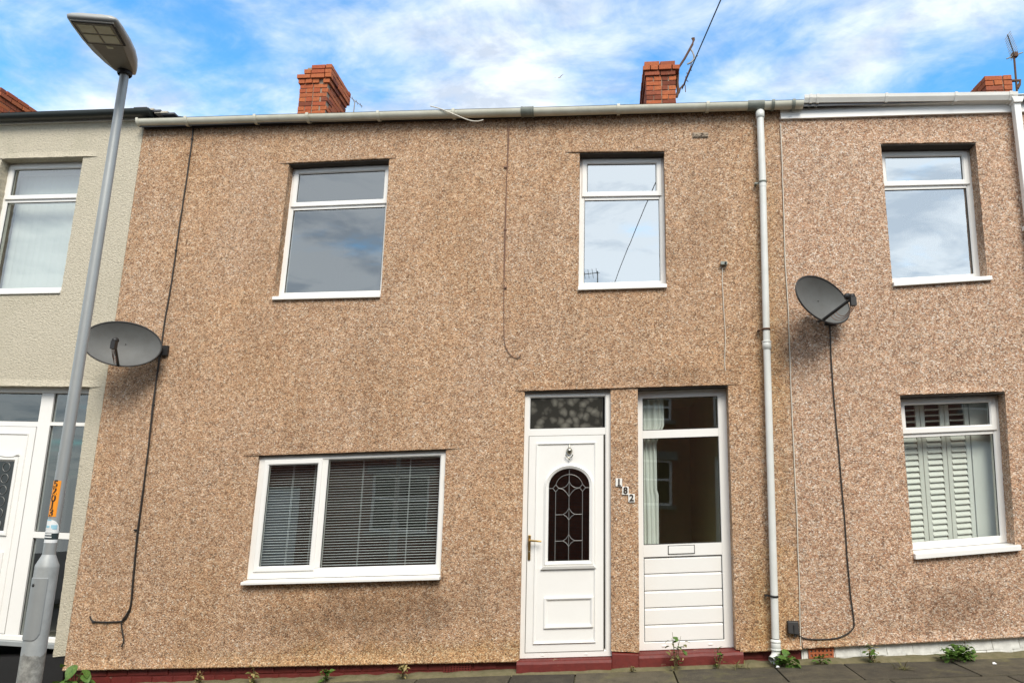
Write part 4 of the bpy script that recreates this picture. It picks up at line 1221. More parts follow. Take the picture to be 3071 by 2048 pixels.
mb = MB(); qframe(mb, q, .13, LX1-.075, .13, zt-.10, .02, yf-.014, yf+.002, .012); mb.build('moulding', M['white'], ld)
mb = MB(); qframe(mb, q, LX1-.62, LX1-.15, H*.395, H*.71, .05, yf-.022, yf+.002, .02); mb.build('moulding', M['white'], ld)
mb = MB(); qframe(mb, q, LX1-.62, LX1-.15, .22, H*.33, .05, yf-.02, yf+.002, .02); mb.build('moulding', M['white'], ld)
pane(q, LX1-.57, LX1-.20, H*.395+.05, H*.71-.05, yf-.006, M['glass_dark'], ld)
sx0, sz0, sz1 = LX1-.235, H*.395+.05, H*.71-.05
for k in range(6):
    zc = sz0+(sz1-sz0)*(k+.5)/6; mb = MB()
    mb.tube([q.m(sx0-.10+.03*math.sin(a*2), zc+.07*math.cos(a), yf-.009) if False else q.m(sx0-.05+.045*math.cos(a), zc+.05*math.sin(a), yf-.009) for a in [k_*math.pi/8 for k_ in range(17)]], .004, 5, cap=False)
    mb.build('lead_came', M['lead'], ld)
# swan-neck moulding over the leaded pane
mb = MB(); mb.tube([q.m(LX1-.60+.45*t, H*.71+.02+.085*(1-t)**2*1.2-.03*math.sin(t*math.pi)+(.012 if t > .9 else 0), yf-.012) for t in [k/16 for k in range(17)]], .017, 8)
mb.build('moulding', M['white'], ld)
mb = MB(); qbox(mb, q, -.02, W+.01, -.045, .0, yf-.06, yf+.07); mb.build('threshold', M['galv'], ld, bevel=.004)
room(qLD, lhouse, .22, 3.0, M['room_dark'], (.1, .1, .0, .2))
# black gutter and ragged verge
p0_, p1_ = U(-2, 263, -.15), U(342, 243, -.15)
lg = half_round('gutter', XLL, p1_.x, (p0_.z+p1_.z)/2-.012, -.085, .068, M['black_gutter'], lhouse)
mb = MB(); mb.box((XLL, -.028, LE-.04), (XL-.05, -.0, LE+.10)); mb.build('fascia', M['white_gutter'], lhouse)
shell(lhouse, XLL, XL-.002, LE+.05, M['cream'])
vr = random.Random(5)
for k in range(5):                      # broken slates and mortar left at the party line
    x = XL-.02+k*.085; z = EAVE+.165-k*.016
    mb = MB(); mb.box((x-.08, -.10+.01*k, z), (x+.09, .4, z+.016+vr.random()*.01)); o = mb.build('verge_slate', M['lime'] if k % 2 else M['slate'], lhouse, bevel=.003)
a = U(22, 232, 1.6)
c4 = chimney(lhouse, U(-38, 215, 1.9).x, 1.9, .62, 1.15, U(-5, 203, 1.9).z, U(-5, 203, 1.9).z-1.15, (.03, .03, 0), 4)

# ================================================================== dishes
def dish(label, c, mount, twist, a_=.385, b_=.245, azd=27, arm=.40):
    t = thing('satellite_dish', label, 'satellite dish', mount, 'satellite dishes')
    az = R(azd); el = R(6)
    n = Vector((math.sin(az)*math.cos(el), -math.cos(az)*math.cos(el), math.sin(el)))
    ex = Vector((0, 0, 1)).cross(n).normalized()
    if ex.x < 0: ex = -ex
    ez = n.cross(ex); ez = ez if ez.z > 0 else -ez
    tw = R(twist); ex, ez = ex*math.cos(tw)+ez*math.sin(tw), ez*math.cos(tw)-ex*math.sin(tw)
    c = Vector(c)
    mb = MB(); N, K = 48, 7; front = []; back = []
    for k in range(K+1):
        r = k/K; d = .085*r*r
        for i in range(N):
            p = c+ex*(a_*r*math.cos(2*math.pi*i/N))+ez*(b_*r*math.sin(2*math.pi*i/N))+n*(d-.085)
            front.append(p)
    vs = front+[p-n*.012 for p in front]
    F = len(front); fs = [(k*N+i, k*N+(i+1) % N, (k+1)*N+(i+1) % N, (k+1)*N+i) for k in range(K) for i in range(N)]
    fs += [(F+(k+1)*N+i, F+(k+1)*N+(i+1) % N, F+k*N+(i+1) % N, F+k*N+i) for k in range(K) for i in range(N)]
    mb.add(vs, fs, True)
    mb.build('reflector', M['dish'], t)
    mb = MB(); mb.tube([c+ex*(a_*1.0*math.cos(2*math.pi*i/N))+ez*(b_*1.0*math.sin(2*math.pi*i/N))-n*.006 for i in range(N+1)], .0085, 8, cap=False); mb.build('rim', M['black'], t)
    s0 = c-ez*(b_*.93)-n*.01; s1 = c-ez*(b_*.46)+n*arm
    mb = MB(); mb.tube([s0-n*.06, s0, s0.lerp(s1, .5), s1], [.015, .016, .015, .014], 8); mb.build('arm', M['black'], t)
    mb = MB(); hd = (c-s1).normalized(); mb.lathe([(0, .048), (.030, .046), (.032, .022), (.024, .018), (.024, -.02), (.026, -.026), (.026, -.036), (0, -.038)], s1+Vector((0, 0, .03)), hd, 14)
    cc = s1-hd*.03+Vector((0, 0, -.01)); mb.box(cc-Vector((.024, .024, .05)), cc+Vector((.024, .024, .03))); mb.build('receiver', M['black'], t)
    for k in range(3):
        p = cc+Vector((-.016+.016*k, 0, -.045)); q_ = s0.lerp(s1, .45-.1*k)
        lowp = (p+q_)/2+Vector((-.01*k, 0, -.10-.02*k))
        mb = MB(); pts = [((1-t_)**2)*p+2*t_*(1-t_)*(lowp+Vector((0, 0, -.05)))+t_*t_*q_ for t_ in [i/10 for i in range(11)]]
        mb.tube(pts, .0032, 6); mb.build('lead', M['brown_cable'], t)
    for u_, v_ in ((-.10, .02), (.02, .02), (-.02, -.17)):
        p = c+ex*u_+ez*v_-n*.082; mb = MB(); mb.lathe([(0, .004), (.006, .003), (.006, -.002)], p, n, 8); mb.build('bolt', M['gasket'], t)
    mo = Vector(mount)
    mb = MB(); mid = c-n*.165; knee = Vector((mo.x, mid.y, mid.z))
    mb.tube([mid+n*.045, mid, Vector((mid.x, -.10, mid.z)), Vector((mid.x+(mo.x-mid.x)*.15, -.06, mid.z+(mo.z-mid.z)*.15)), mo+Vector((0, -.045, 0))], .022, 10)
    mb.box((mo.x-.05, -.035, mo.z-.055), (mo.x+.05, -.004, mo.z+.055)); mb.box((mid.x-.03, mid.y-.025, mid.z-.03), (mid.x+.03, mid.y+.025, mid.z+.03))
    mb.build('bracket', M['black'], t)
    return t
cL = U(281, 789, -.36); mL = U(378, 805, -.01)
dish('wide grey satellite dish beside the street lamp at the cream wall edge', cL, (mL.x, -.012, mL.z), -3)
cR = U(1891, 688, -.34); mR = U(1905, 735, -.01)
dish('grey satellite dish on the pink pebbledash beside the round white downpipe', cR, (mR.x, -.012, mR.z), -9, .36, .225, 34, .30)

# ================================================================== cables on the walls
def cable(name, pts, r, mat, label, cat='cable', y=-.012, smooth=1):
    P = [U(px, py, y) for px, py in pts]
    # catmull-rom so that runs bend softly
    out = []
    for i in range(len(P)-1):
        a, b_, c, d = P[max(i-1, 0)], P[i], P[i+1], P[min(i+2, len(P)-1)]
        for k in range(6):
            t = k/6
            out.append(.5*((2*b_)+(c-a)*t+(2*a-5*b_+4*c-d)*t*t+(3*b_-a-3*c+d)*t**3))
    out.append(P[-1])
    for i, p in enumerate(out): p.x += .0035*mnoise.noise(Vector((p.z*5, p.x, i*.01)))
    mb = MB(); mb.tube(out, r, 6)
    return tag(mb.build(name, mat), label, cat)
cl = cable('cable', [(425, 268), (436, 280), (443, 300), (430, 400), (412, 520), (395, 640), (378, 740), (366, 830), (352, 920), (341, 1020), (330, 1120), (318, 1215), (309, 1300), (302, 1380), (295, 1408), (282, 1424), (258, 1427), (225, 1427), (212, 1424), (207, 1414)], .0085, M['cable'], 'black cable clipped down the pebbledash from gutter past the wide dish')
cable('cable', [(366, 812), (358, 880), (347, 970), (334, 1080), (316, 1215), (306, 1320), (300, 1385), (291, 1408), (279, 1428), (281, 1450), (284, 1470), (279, 1484)], .0075, M['cable'], 'shorter black cable from the wide dish ending loose near the pavement', y=-.028)
for px, py in ((352, 930), (311, 1216), (404, 575), (441, 320), (215, 1427), (245, 1428)):
    c = U(px, py, -.012); mb = MB(); mb.box((c.x-.014, -.024, c.z-.008), (c.x+.012, -.001, c.z+.008)); mb.build('clip', M['black'], cl, bevel=.002)
bc = cable('cable', [(1163, 272), (1166, 290), (1165, 380), (1161, 470), (1158, 560), (1157, 660), (1157, 720), (1158, 780), (1166, 806), (1180, 820), (1190, 820), (1196, 813)], .0045, M['brown_cable'], 'thin brown cable pair hanging down the middle of the pebbledash')
mb = MB(); mb.tube([U(1169, 285, -.010), U(1168, 330, -.010), U(1163, 420, -.010), U(1161, 520, -.010), U(1158, 640, -.010)], .004, 6); mb.build('second_strand', M['brown_cable'], bc)
for py in (384, 527, 660):
    c = U(1160, py, -.01); mb = MB(); mb.box((c.x-.016, -.02, c.z-.009), (c.x+.016, -.001, c.z+.009)); mb.build('clip', M['brown_cable'], bc, bevel=.002)
cable('cable', [(1792, 285), (1796, 380), (1799, 480), (1803, 600), (1809, 700), (1815, 860), (1821, 1000), (1829, 1180), (1835, 1340), (1838, 1482)], .005, M['white_cable'], 'thin white cable running down the joint between tan and pink render')
cable('cable', [(1659, 615), (1659, 660), (1662, 710), (1665, 770), (1664, 830), (1666, 850)], .0038, M['white_cable'], 'fine white wire dangling from the small grey alarm sensor')
cable('cable', [(1905, 740), (1909, 830), (1915, 920), (1924, 1020), (1935, 1140), (1944, 1260), (1952, 1360), (1961, 1425), (1957, 1444), (1938, 1458), (1915, 1465), (1880, 1467), (1850, 1465), (1835, 1458), (1826, 1447)], .0065, M['cable'], 'black cable dropping from the dish on pink render to the black box')
cable('cable', [(988, 244), (1010, 250), (1040, 262), (1075, 276), (1095, 279), (1110, 276)], .006, M['white_cable'], 'loose pale wire drooping over the long grey gutter', y=-.158)
# black junction box
c = U(1822, 1441, -.03); mb = MB()
mb.hexa([(c.x-.052, -.05, c.z-.048), (c.x+.045, -.05, c.z-.055), (c.x+.045, -.035, c.z+.058), (c.x-.052, -.035, c.z+.056), (c.x-.055, .0, c.z-.052), (c.x+.05, .0, c.z-.058), (c.x+.05, .0, c.z+.064), (c.x-.055, .0, c.z+.062)])
jb = thing('junction_box', 'small black junction box on the wall beside the foot of the round downpipe', 'junction box', (c.x, 0, c.z-.055))
mb.build('cover', M['black'], jb, bevel=.006)
mb = MB(); mb.box((c.x-.004, -.053, c.z-.05), (c.x+.004, -.044, c.z+.03)); mb.tube([(c.x+.01, -.03, c.z-.05), (c.x+.012, -.03, c.z-.075)], .012, 8); mb.build('cable_gland', M['black'], jb, bevel=.002)
# alarm sensor
c = U(1662, 605, -.03); ss = thing('alarm_sensor', 'small grey sensor fixed on the pebbledash right of the upper window', 'sensor', (c.x, 0, c.z))
mb = MB(); mb.hexa([(c.x-.035, -.05, c.z-.018), (c.x+.03, -.07, c.z-.024), (c.x+.03, -.06, c.z+.014), (c.x-.035, -.045, c.z+.02), (c.x-.03, -.002, c.z-.016), (c.x+.034, -.002, c.z-.016), (c.x+.034, -.002, c.z+.02), (c.x-.03, -.002, c.z+.02)])
mb.build('housing', M['gutter_joint'], ss, bevel=.005)
mb = MB(); mb.lathe([(0, -.006), (.010, -.004), (.011, .01)], (c.x+.012, -.068, c.z-.004), (0, 1, 0), 12); mb.build('lens', M['black'], ss)
# patched vent high on the wall
c = U(1608, 312); mb = MB(); rows = []
for i in range(13):
    for j in range(6):
        u_, v_ = i/12, j/5; e_ = min(u_, 1-u_, v_, 1-v_)
        rows.append((c.x-.085+.17*u_+.01*mnoise.noise(Vector((i, j, 1))), -.004-(.022 if e_ > .05 else 0)*(.6+.8*mnoise.noise(Vector((i*.9, j*.9, 4)))), c.z-.03+.065*v_+.012*mnoise.noise(Vector((i, j, 8)))))
mb.add(rows, [(i*6+j, (i+1)*6+j, (i+1)*6+j+1, i*6+j+1) for i in range(12) for j in range(5)], False)
mb.build('vent_patch', M['mortar'], house)

# ================================================================== aerials and the overhead wire
def yagi(t, root, tip, n, el, width, mat, updir=Vector((0, 0, 1)), r=.006):
    root, tip = Vector(root), Vector(tip); d = (tip-root).normalized()
    s = d.cross(updir).normalized()
    mb = MB(); mb.tube([root, tip], r, 6); mb.build('boom', mat, t)
    for i in range(n):
        p = root.lerp(tip, (i+.6)/n); w_ = width*(1-.25*i/n)
        mb = MB(); mb.tube([p-s*w_/2, p+s*w_/2], r*.6, 5); mb.build('element', mat, t)
# left stack: aerial lying behind the shoulder of the chimney
ya = CYM+.9
t = thing('tv_aerial', 'thin television aerial sloping behind the chimney over the left upper window', 'aerial', U(796, 240, ya), 'roof aerials')
yagi(t, U(778, 204, ya), U(832, 245, ya), 6, 0, .16, M['aerial'], Vector((.5, .2, 1)))
mb = MB(); p = U(815, 232, ya); mb.tube([p, p+Vector((-.02, .0, -.6))], .008, 6); mb.build('mast', M['aerial'], t)
# middle stack: rusty bracket pole with twisted remains
ym = CYM+.12
t = thing('tv_aerial', 'rusty aerial pole with broken twisted arms leaning from the middle chimney', 'aerial', U(1545, 225, ym), 'roof aerials')
mb = MB(); mb.tube([U(1533, 206, ym), U(1552, 165, ym), U(1572, 135, ym), U(1583, 115, ym), U(1590, 102, ym)], .017, 8); mb.build('mast', M['rust'], t)
mb = MB(); mb.tube([U(1590, 102, ym), U(1592, 94, ym), U(1589, 88, ym)], .014, 6); mb.tube([U(1590, 100, ym), U(1594, 92, ym), U(1593, 87, ym)], .012, 6); mb.build('fork', M['rust'], t)
mb = MB(); mb.tube([U(1585, 113, ym), U(1590, 120, ym), U(1593, 128, ym)], .010, 6); mb.tube([U(1593, 127, ym), U(1594, 136, ym), U(1587, 144, ym), U(1578, 148, ym)], .013, 6); mb.tube([U(1590, 140, ym), U(1598, 131, ym), U(1602, 128, ym)], .008, 6); mb.build('broken_arm', M['aerial'], t)
mb = MB(); pts = [(1543, 222), (1553, 219), (1559, 213), (1563, 203), (1570, 195), (1575, 183), (1580, 169), (1585, 155), (1587, 147)]
mb.tube([U(a+rng.uniform(-1, 1), b_, ym) for a, b_ in pts], [.018, .017, .018, .012, .014, .012, .012, .008, .007], 7); mb.build('stay', M['rust'], t)
for (a, b_), (c_, d_) in (((1570, 195), (1566, 196)), ((1575, 184), (1580, 188)), ((1580, 170), (1576, 168)), ((1573, 196), (1574, 212)), ((1578, 176), (1573, 178)), ((1560, 206), (1556, 202)), ((1584, 160), (1588, 163))):
    mb = MB(); mb.tube([U(a, b_, ym), U(c_, d_, ym)], .006, 5); mb.build('element', M['rust'], t)
mb = MB(); mb.tube([U(1556, 168, ym), U(1555, 190, ym), U(1557, 210, ym), U(1553, 224, ym)], .022, 7); mb.build('bracket', M['rust'], t)
# right stack: upright yagi on a short mast
yr = 2.15
t = thing('tv_aerial', 'upright television aerial on a mast strapped to the chimney over the pink house', 'aerial', U(2334, 215, yr), 'roof aerials')
mb = MB(); mb.tube([U(2335, 213, yr), U(2331, 165, yr), U(2328, 128, yr)], .013, 8); mb.build('mast', M['rust'], t)
yagi(t, U(2330, 130, yr), U(2313, 80, yr-.35), 11, 0, .17, M['aerial'], Vector((-.2, 1, .3)), .007)
mb = MB(); mb.tube([U(2311, 136, yr), U(2330, 128, yr), U(2348, 121, yr)], .008, 6); mb.build('reflector_bar', M['aerial'], t)
mb = MB(); c = U(2329, 127, yr); mb.box(c-Vector((.035, .03, .035)), c+Vector((.035, .03, .035))); mb.build('balun_box', M['rust'], t, bevel=.008)
mb = MB(); a = U(2333, 186, yr); mb.tube([a+Vector((-.06, 0, 0)), a+Vector((.05, 0, 0)), U(2340, 196, yr), U(2336, 204, yr)], .02, 7); mb.build('bracket', M['rust'], t)
# overhead telephone wire from the middle stack across the street
w0 = U(1566, 205, CYM+.05); w1_ = U(1655, 0, .0)
K = [w0, w0.lerp(w1_, .5), w1_, w0+(w1_-w0)*1.3, Vector((1.08, -2.4, 6.94)), Vector((.72, -5.0, 6.90)), Vector((.20, -10.0, 6.86)), Vector((-.27, -14.5, 6.55))]
mb = MB(); pts = []
for i in range(len(K)-1):
    a, b_, c, d = K[max(i-1, 0)], K[i], K[i+1], K[min(i+2, len(K)-1)]
    for k in range(8):
        t_ = k/8; pts.append(.5*((2*b_)+(c-a)*t_+(2*a-5*b_+4*c-d)*t_*t_+(3*b_-a-3*c+d)*t_**3))
pts.append(K[-1])
mb.tube(pts, .008, 6, smooth=True)
tag(mb.build('telephone_wire', M['cable']), 'single overhead telephone wire rising from the middle chimney over the street', 'wire')

# ================================================================== street lamp
LK = .80; LY = -DIST+5.0*LK; LX = -3.935*LK; LZ = gz(LX)
lamp = thing('street_lamp', 'grey steel street lamp with orange number label and flat lantern', 'street lamp', (LX, LY, LZ))
def UL_(px, py): return U(px, py, LY)
zsh = UL_(113, 1290).z; ztopl = UL_(288, 168).z
mb = MB(); mb.lathe([(.077*LK, -.1), (.0765*LK, zsh-LZ-.035*LK), (.0755*LK, zsh-LZ-.02*LK), (.046*LK, zsh-LZ+.045*LK), (.042*LK, zsh-LZ+.055*LK)], (LX, LY, LZ), n=32)
mb.build('base', None, lamp)
def galvbase():
    m, n, l, b = newmat('galvanised_base')
    pos = gcoord(n); sep = n.new('ShaderNodeSeparateXYZ'); l.new(pos, sep.inputs[0])
    nz = noise_out(n, l, pos, 14, 6, .65)
    c = ramp(n, [(.3, (.30, .32, .32)), (.7, (.40, .42, .42))]); l.new(nz, c.inputs[0])
    # bare concrete-stained foot below the old paint line
    ad = n.new('ShaderNodeMath'); ad.operation = 'MULTIPLY_ADD'; ad.inputs[1].default_value = .10; l.new(nz, ad.inputs[0]); l.new(sep.outputs[2], ad.inputs[2])
    lt = n.new('ShaderNodeMath'); lt.operation = 'LESS_THAN'; lt.inputs[1].default_value = UL_(90, 1500).z+.05; l.new(ad.outputs[0], lt.inputs[0])
    d = ramp(n, [(.35, (.16, .16, .15)), (.5, (.27, .27, .25)), (.65, (.40, .40, .37))]); l.new(noise_out(n, l, pos, 22, 7, .7), d.inputs[0])
    l.new(mixc(n, l, lt.outputs[0], c.outputs[0], d.outputs[0]), b.inputs['Base Color'])
    b.inputs['Roughness'].default_value = .55; b.inputs['Metallic'].default_value = .2
    return m
M['galv_base'] = galvbase()
lamp.children[0].data.materials.clear(); lamp.children[0].data.materials.append(M['galv_base'])
mb = MB(); mb.lathe([(.0425*LK, zsh+.04*LK), (.0345*LK, ztopl-.05), (.034*LK, ztopl+.03)], (LX, LY, 0), n=28)
mb.build('pole', M['galv'], lamp)
camaz = math.atan2(CAMPOS.y-LY, CAMPOS.x-LX)       # bearing from the pole to the street
def patch(r, a0, a1, z0, z1, mat, name, parent, n=12, shape=None):
    mb = MB(); vs = []
    for i in range(n+1):
        a = a0+(a1-a0)*i/n
        zt_ = z1 if shape is None else z1+shape(i/n)
        for z in (z0, zt_): vs.append((LX+r*math.cos(a), LY+r*math.sin(a), z))
    mb.add(vs, [(2*i, 2*i+2, 2*i+3, 2*i+1) for i in range(n)], True)
    return mb.build(name, mat, parent, recalc=False)
# access door on the base
dz0_, dz1_ = UL_(86, 1466).z, UL_(97, 1323).z
mb = MB(); n = 10; vs = []; A0, A1 = camaz-R(78), camaz+R(12)
for i in range(n+1):
    a = A0+(A1-A0)*i/n
    zlo = dz0_+(.035*max(0, (i-7)/3)**2)
    for r_, z in ((.077*LK, zlo), (.083*LK, zlo+.003), (.083*LK, dz1_-.003), (.077*LK, dz1_)): vs.append((LX+r_*math.cos(a), LY+r_*math.sin(a), z))
mb.add(vs, [(4*i+j, 4*i+4+j, 4*i+5+j, 4*i+1+j) for i in range(n) for j in range(3)], False)
mb.add(vs[:4], [(0, 1, 2, 3)]); mb.add(vs[-4:], [(3, 2, 1, 0)])
ldoor = mb.build('access_door', M['galv'], lamp)
a = camaz-R(52); mb = MB(); mb.lathe([(0, .003), (.009, .002), (.009, -.004)], (LX+.083*LK*math.cos(a), LY+.083*LK*math.sin(a), dz1_-.05*LK), (math.cos(a), math.sin(a), 0), 10); mb.build('lock', M['gasket'], ldoor)
# number label 52013 and round-topped sticker
za, zb__ = UL_(118, 1185).z, UL_(131, 1103).z
A0, A1 = camaz-R(84), camaz+R(8)
rl = .0415*LK
lab = patch(rl+.0012, A0, A1, za, zb__, M['orange'], 'number_label', lamp)
for k, chs in enumerate('52013'):
    me = text_mesh(chs, .072*LK, .0, M['ink'], .0018)
    zc = zb__-(zb__-za)*(k+.5)/5; ac = camaz-R(40)
    for v in me.vertices:
        a = ac+v.co.x/rl; z = zc+v.co.y
        v.co = (LX+(rl+.0022)*math.cos(a), LY+(rl+.0022)*math.sin(a), z)
    link('numeral', me, lab)
zt_, zm_, zb2 = UL_(122, 1192).z, UL_(120, 1222).z, UL_(118, 1245).z
A0, A1 = camaz-R(85), camaz+R(62)
st_ = patch(rl+.0018, A0, A1, zb2, zm_, M['sticker'], 'sticker', lamp, 16, lambda u_: (zt_-zm_)*math.sqrt(max(0, 1-(max(0, u_-.35)/.65)**2)))
patch(rl+.0026, A0, A1, zb2+.019, zm_-.002, M['sticker_dark'], 'sticker_band', st_)
for k in range(4):
    z_ = zb2+.029+k*.015; patch(rl+.0034, camaz-R(80), camaz-R(2+4*(k % 2)), z_, z_+.0065, M['sticker'], 'text_line', st_)
patch(rl+.003, camaz-R(20), camaz+R(32), zm_+.02, zm_+.044, M['sticker_blue'], 'emblem', st_)
patch(rl+.003, camaz-R(70), camaz-R(32), zm_+.028, zm_+.04, M['sticker_blue'], 'emblem', st_)
patch(rl+.003, camaz-R(72), camaz-R(24), zm_+.068, zm_+.074, M['sticker_blue'], 'text_line', st_)
# lantern: pointed back end over the pole, square front over the road
hdir = (U(203, 37, LY-.50)-Vector((LX, LY, ztopl+.012))).normalized(); hs = Vector((0, 0, 1)).cross(hdir).normalized(); hu = hdir.cross(hs)
if hu.z < 0: hu = -hu
hs = -hs if hs.x < 0 else hs
hc = Vector((LX, LY, ztopl+.012))
Lh = .66
stn = [(-.085, .030, .035, .06), (-.06, .050, .012, .085), (.0, .075, .0, .105), (.10, .108, -.004, .112), (.22, .135, -.006, .105), (.36, .150, -.004, .09), (.50, .154, .0, .074), (.585, .152, .004, .060), (.605, .146, .012, .050)]
mb = MB(); vs = []
for s_, hw, zb_, zt2 in stn:
    prof = [(-hw, .45), (-hw*.97, .12), (-hw*.88, 0), (hw*.88, 0), (hw*.97, .12), (hw, .45), (hw*.80, .86), (hw*.4, 1), (-hw*.4, 1), (-hw*.80, .86)]
    for a, f_ in prof: vs.append(hc+(hdir*s_+hs*a*1.22+hu*(zb_+(zt2-zb_)*f_))*LK)
m_ = 10; K = len(stn)
mb.add(vs, [(i*m_+j, i*m_+(j+1) % m_, (i+1)*m_+(j+1) % m_, (i+1)*m_+j) for i in range(K-1) for j in range(m_)]+[tuple(range(m_)), tuple((K-1)*m_+j for j in range(m_))], True)
head = mb.build('lantern', M['lamp_grey'], lamp)
def under(s0, s1, w0_, w1__, z0, z1, mat, name, round_=False, cx_=0.0):
    mb = MB(); pts = []
    for s_, w_ in ((s0, w0_), (s1, w1__)):
        zb = z0
        for a in (-w_, w_): pts.append(hc+(hdir*s_+hs*(a+cx_)*1.22+hu*zb)*LK)
    up = hu*(z1-z0)*LK
    mb.hexa([pts[0], pts[1], pts[3], pts[2], pts[0]+up, pts[1]+up, pts[3]+up, pts[2]+up])
    return mb.build(name, mat, head, bevel=.003)
under(.01, .585, .058, .130, -.0085, .004, M['lamp_under'], 'underside')
under(.335, .585, .118, .126, -.013, .0, M['gasket'], 'lens_seal')
under(.348, .575, .108, .116, -.0155, -.004, M['lamp_under'], 'lens_plate')
for i in (0, 1):
    for j in (0, 1):
        under(.365+.105*i, .455+.105*i, .046, .047, -.0185, -.008, M['led'], 'led_module', cx_=(-.052 if j else .052))
under(.29, .32, .020, .020, -.012, .0, M['led'], 'rating_plate', cx_=.01)
mb = MB(); mb.lathe([(.040, -.024), (.045, -.016), (.045, .016), (.024, .024)], (LX, LY, ztopl+.005), n=20); mb.build('spigot_collar', M['gasket'], head)

# ================================================================== weeds
def leaf_mesh(L, W_, mat, fold=.25, curl=.4, n=6, lobes=0):
    mb = MB(); vs = []
    for i in range(n+1):
        t = i/n; w_ = W_*math.sin(math.pi*min(1, t*.92+.06))**.8*(1+.25*math.sin(t*lobes*math.pi*2) if lobes else 1)
        if i == n: w_ = W_*.04
        x = L*t; z = -curl*L*t*t
        vs += [(x, -w_, z+fold*w_), (x, 0, z), (x, w_, z+fold*w_)]
    mb.add(vs, [(3*i+j, 3*i+3+j, 3*i+4+j, 3*i+1+j) for i in range(n) for j in range(2)], True)
    return mb.mesh('leaf', mat, recalc=False)
LEAF = {'broad': leaf_mesh(.13, .05, M['leaf']), 'mid': leaf_mesh(.07, .022, M['leaf'], lobes=2), 'small': leaf_mesh(.035, .014, M['leaf']),
        'olive': leaf_mesh(.05, .016, M['leaf_olive']), 'dry': leaf_mesh(.045, .010, M['leaf_dry']), 'blade': leaf_mesh(.13, .0035, M['leaf_olive'], .1, .5, 7)}
def weed(name, label, base, kinds, n, rad, height, seed, stems=3, scale=(.7, 1.2), spread=.8, group='wall foot weeds'):
    rr = random.Random(seed); base = Vector(base)
    t = thing(name, label, 'weed', base, group)
    mb = MB(); tips = []
    for s_ in range(stems):
        a = rr.uniform(0, 2*math.pi); top = base+Vector((math.cos(a)*rad*rr.uniform(.1, .7), -abs(math.sin(a))*rad*.4, height*rr.uniform(.6, 1)))
        mid = base.lerp(top, .5)+Vector((rr.uniform(-.02, .02), rr.uniform(-.02, .0), 0))
        mb.tube([base+Vector((rr.uniform(-.01, .01), 0, -.01)), mid, top], [.004, .003, .0015], 5); tips.append((base, mid, top))
    mb.build('stem', M['stem'], t)
    for k in range(n):
        b0, m0, t0 = rr.choice(tips); u_ = rr.random()**.8
        p = (b0.lerp(m0, u_*2) if u_ < .5 else m0.lerp(t0, u_*2-1))+Vector((rr.uniform(-1, 1)*rad*spread*(1-.4*u_), -abs(rr.gauss(0, 1))*rad*.35, rr.uniform(-.01, .01)))
        p.z = max(p.z, gz(p.x)+.008); p.y = min(p.y, -.01)
        o = link('leaf', LEAF[rr.choice(kinds)], t, p)
        o.rotation_euler = (rr.uniform(-.5, .5), rr.uniform(-.9, .3), rr.uniform(0, 2*math.pi)); k_ = rr.uniform(*scale); o.scale = (k_, k_, k_)
    return t
def foot(px, yy=-.10):
    p = U(px, 1530, yy); return (p.x, yy, gz(p.x)+.01)
def dock(label, base, seed):
    rr = random.Random(seed); base = Vector(base)
    t = thing('dock_plant', label, 'weed', base, 'wall foot weeds')
    mb = MB()
    for k in range(20):
        a = rr.uniform(0, 2*math.pi); h = rr.uniform(.05, .24); r_ = rr.uniform(.02, .16)
        p = base+Vector((math.cos(a)*r_, -abs(math.sin(a))*r_*.8, h))
        mb.tube([base, base.lerp(p, .6)+Vector((0, 0, .03)), p], [.004, .003, .002], 5)
        o = link('leaf', LEAF['broad'], t, p); o.rotation_euler = (rr.uniform(-.4, .4), rr.uniform(-.3, .6), a if a < math.pi else a); k_ = rr.uniform(.7, 1.25); o.scale = (k_, k_, k_)
    mb.build('stalk', M['stem'], t)
fb = foot(178, -.14)
dock('bushy green plant with broad leaves growing at the foot of the cream wall', (fb[0], fb[1], fb[2]+.01), 4)
weed('tall_weed', 'tall flowering weed growing before the half glazed white door', foot(1553, -.12), ['olive', 'dry', 'mid', 'olive'], 38, .085, .33, 11, 6, (.55, 1.05))
weed('groundsel', 'short leafy weed beside the right edge of the half glazed door step', foot(1648, -.12), ['mid', 'small', 'olive'], 28, .05, .19, 12, 4, (.55, .95))
weed('clover', 'low clump of round clover leaves under the downpipe shoe', foot(1797, -.13), ['broad', 'small', 'mid'], 60, .11, .12, 13, 6, (.4, .75))
weed('groundsel', 'tiny green weed in front of the terracotta air brick', foot(1882, -.10), ['mid', 'small'], 30, .06, .08, 14, 4, (.6, 1.0))
weed('groundsel', 'small green weed with a dry stalk against the white brick plinth', foot(2000, -.09), ['mid', 'small', 'dry'], 36, .06, .14, 15, 5, (.6, 1.0))
weed('bushy_weed', 'dense low bushy weed spread along the white brick plinth', foot(2195, -.10), ['small', 'mid', 'small'], 230, .17, .14, 16, 10, (.6, 1.1))
weed('dry_weed', 'withered weed sprig at the red plinth under the wide window left corner', foot(462, -.09), ['dry', 'dry', 'olive'], 24, .06, .14, 17, 5, (.7, 1.3))
weed('dry_weed', 'withered two stalked weed at the red plinth below the wide window', foot(586, -.09), ['dry', 'olive'], 24, .05, .16, 18, 4, (.7, 1.3))
weed('groundsel', 'small upright green weed at the red plinth below the wide window', foot(752, -.09), ['mid', 'small'], 26, .05, .14, 19, 4, (.6, 1.1))
weed('dry_weed', 'yellowing weed at the red plinth near the clay vent', foot(925, -.09), ['dry', 'olive'], 26, .06, .13, 20, 4, (.7, 1.3))
weed('dry_weed', 'faint dry sprig by the arched door step and paving joint', foot(1452, -.13), ['dry', 'olive'], 12, .04, .05, 21, 3, (.5, .8))
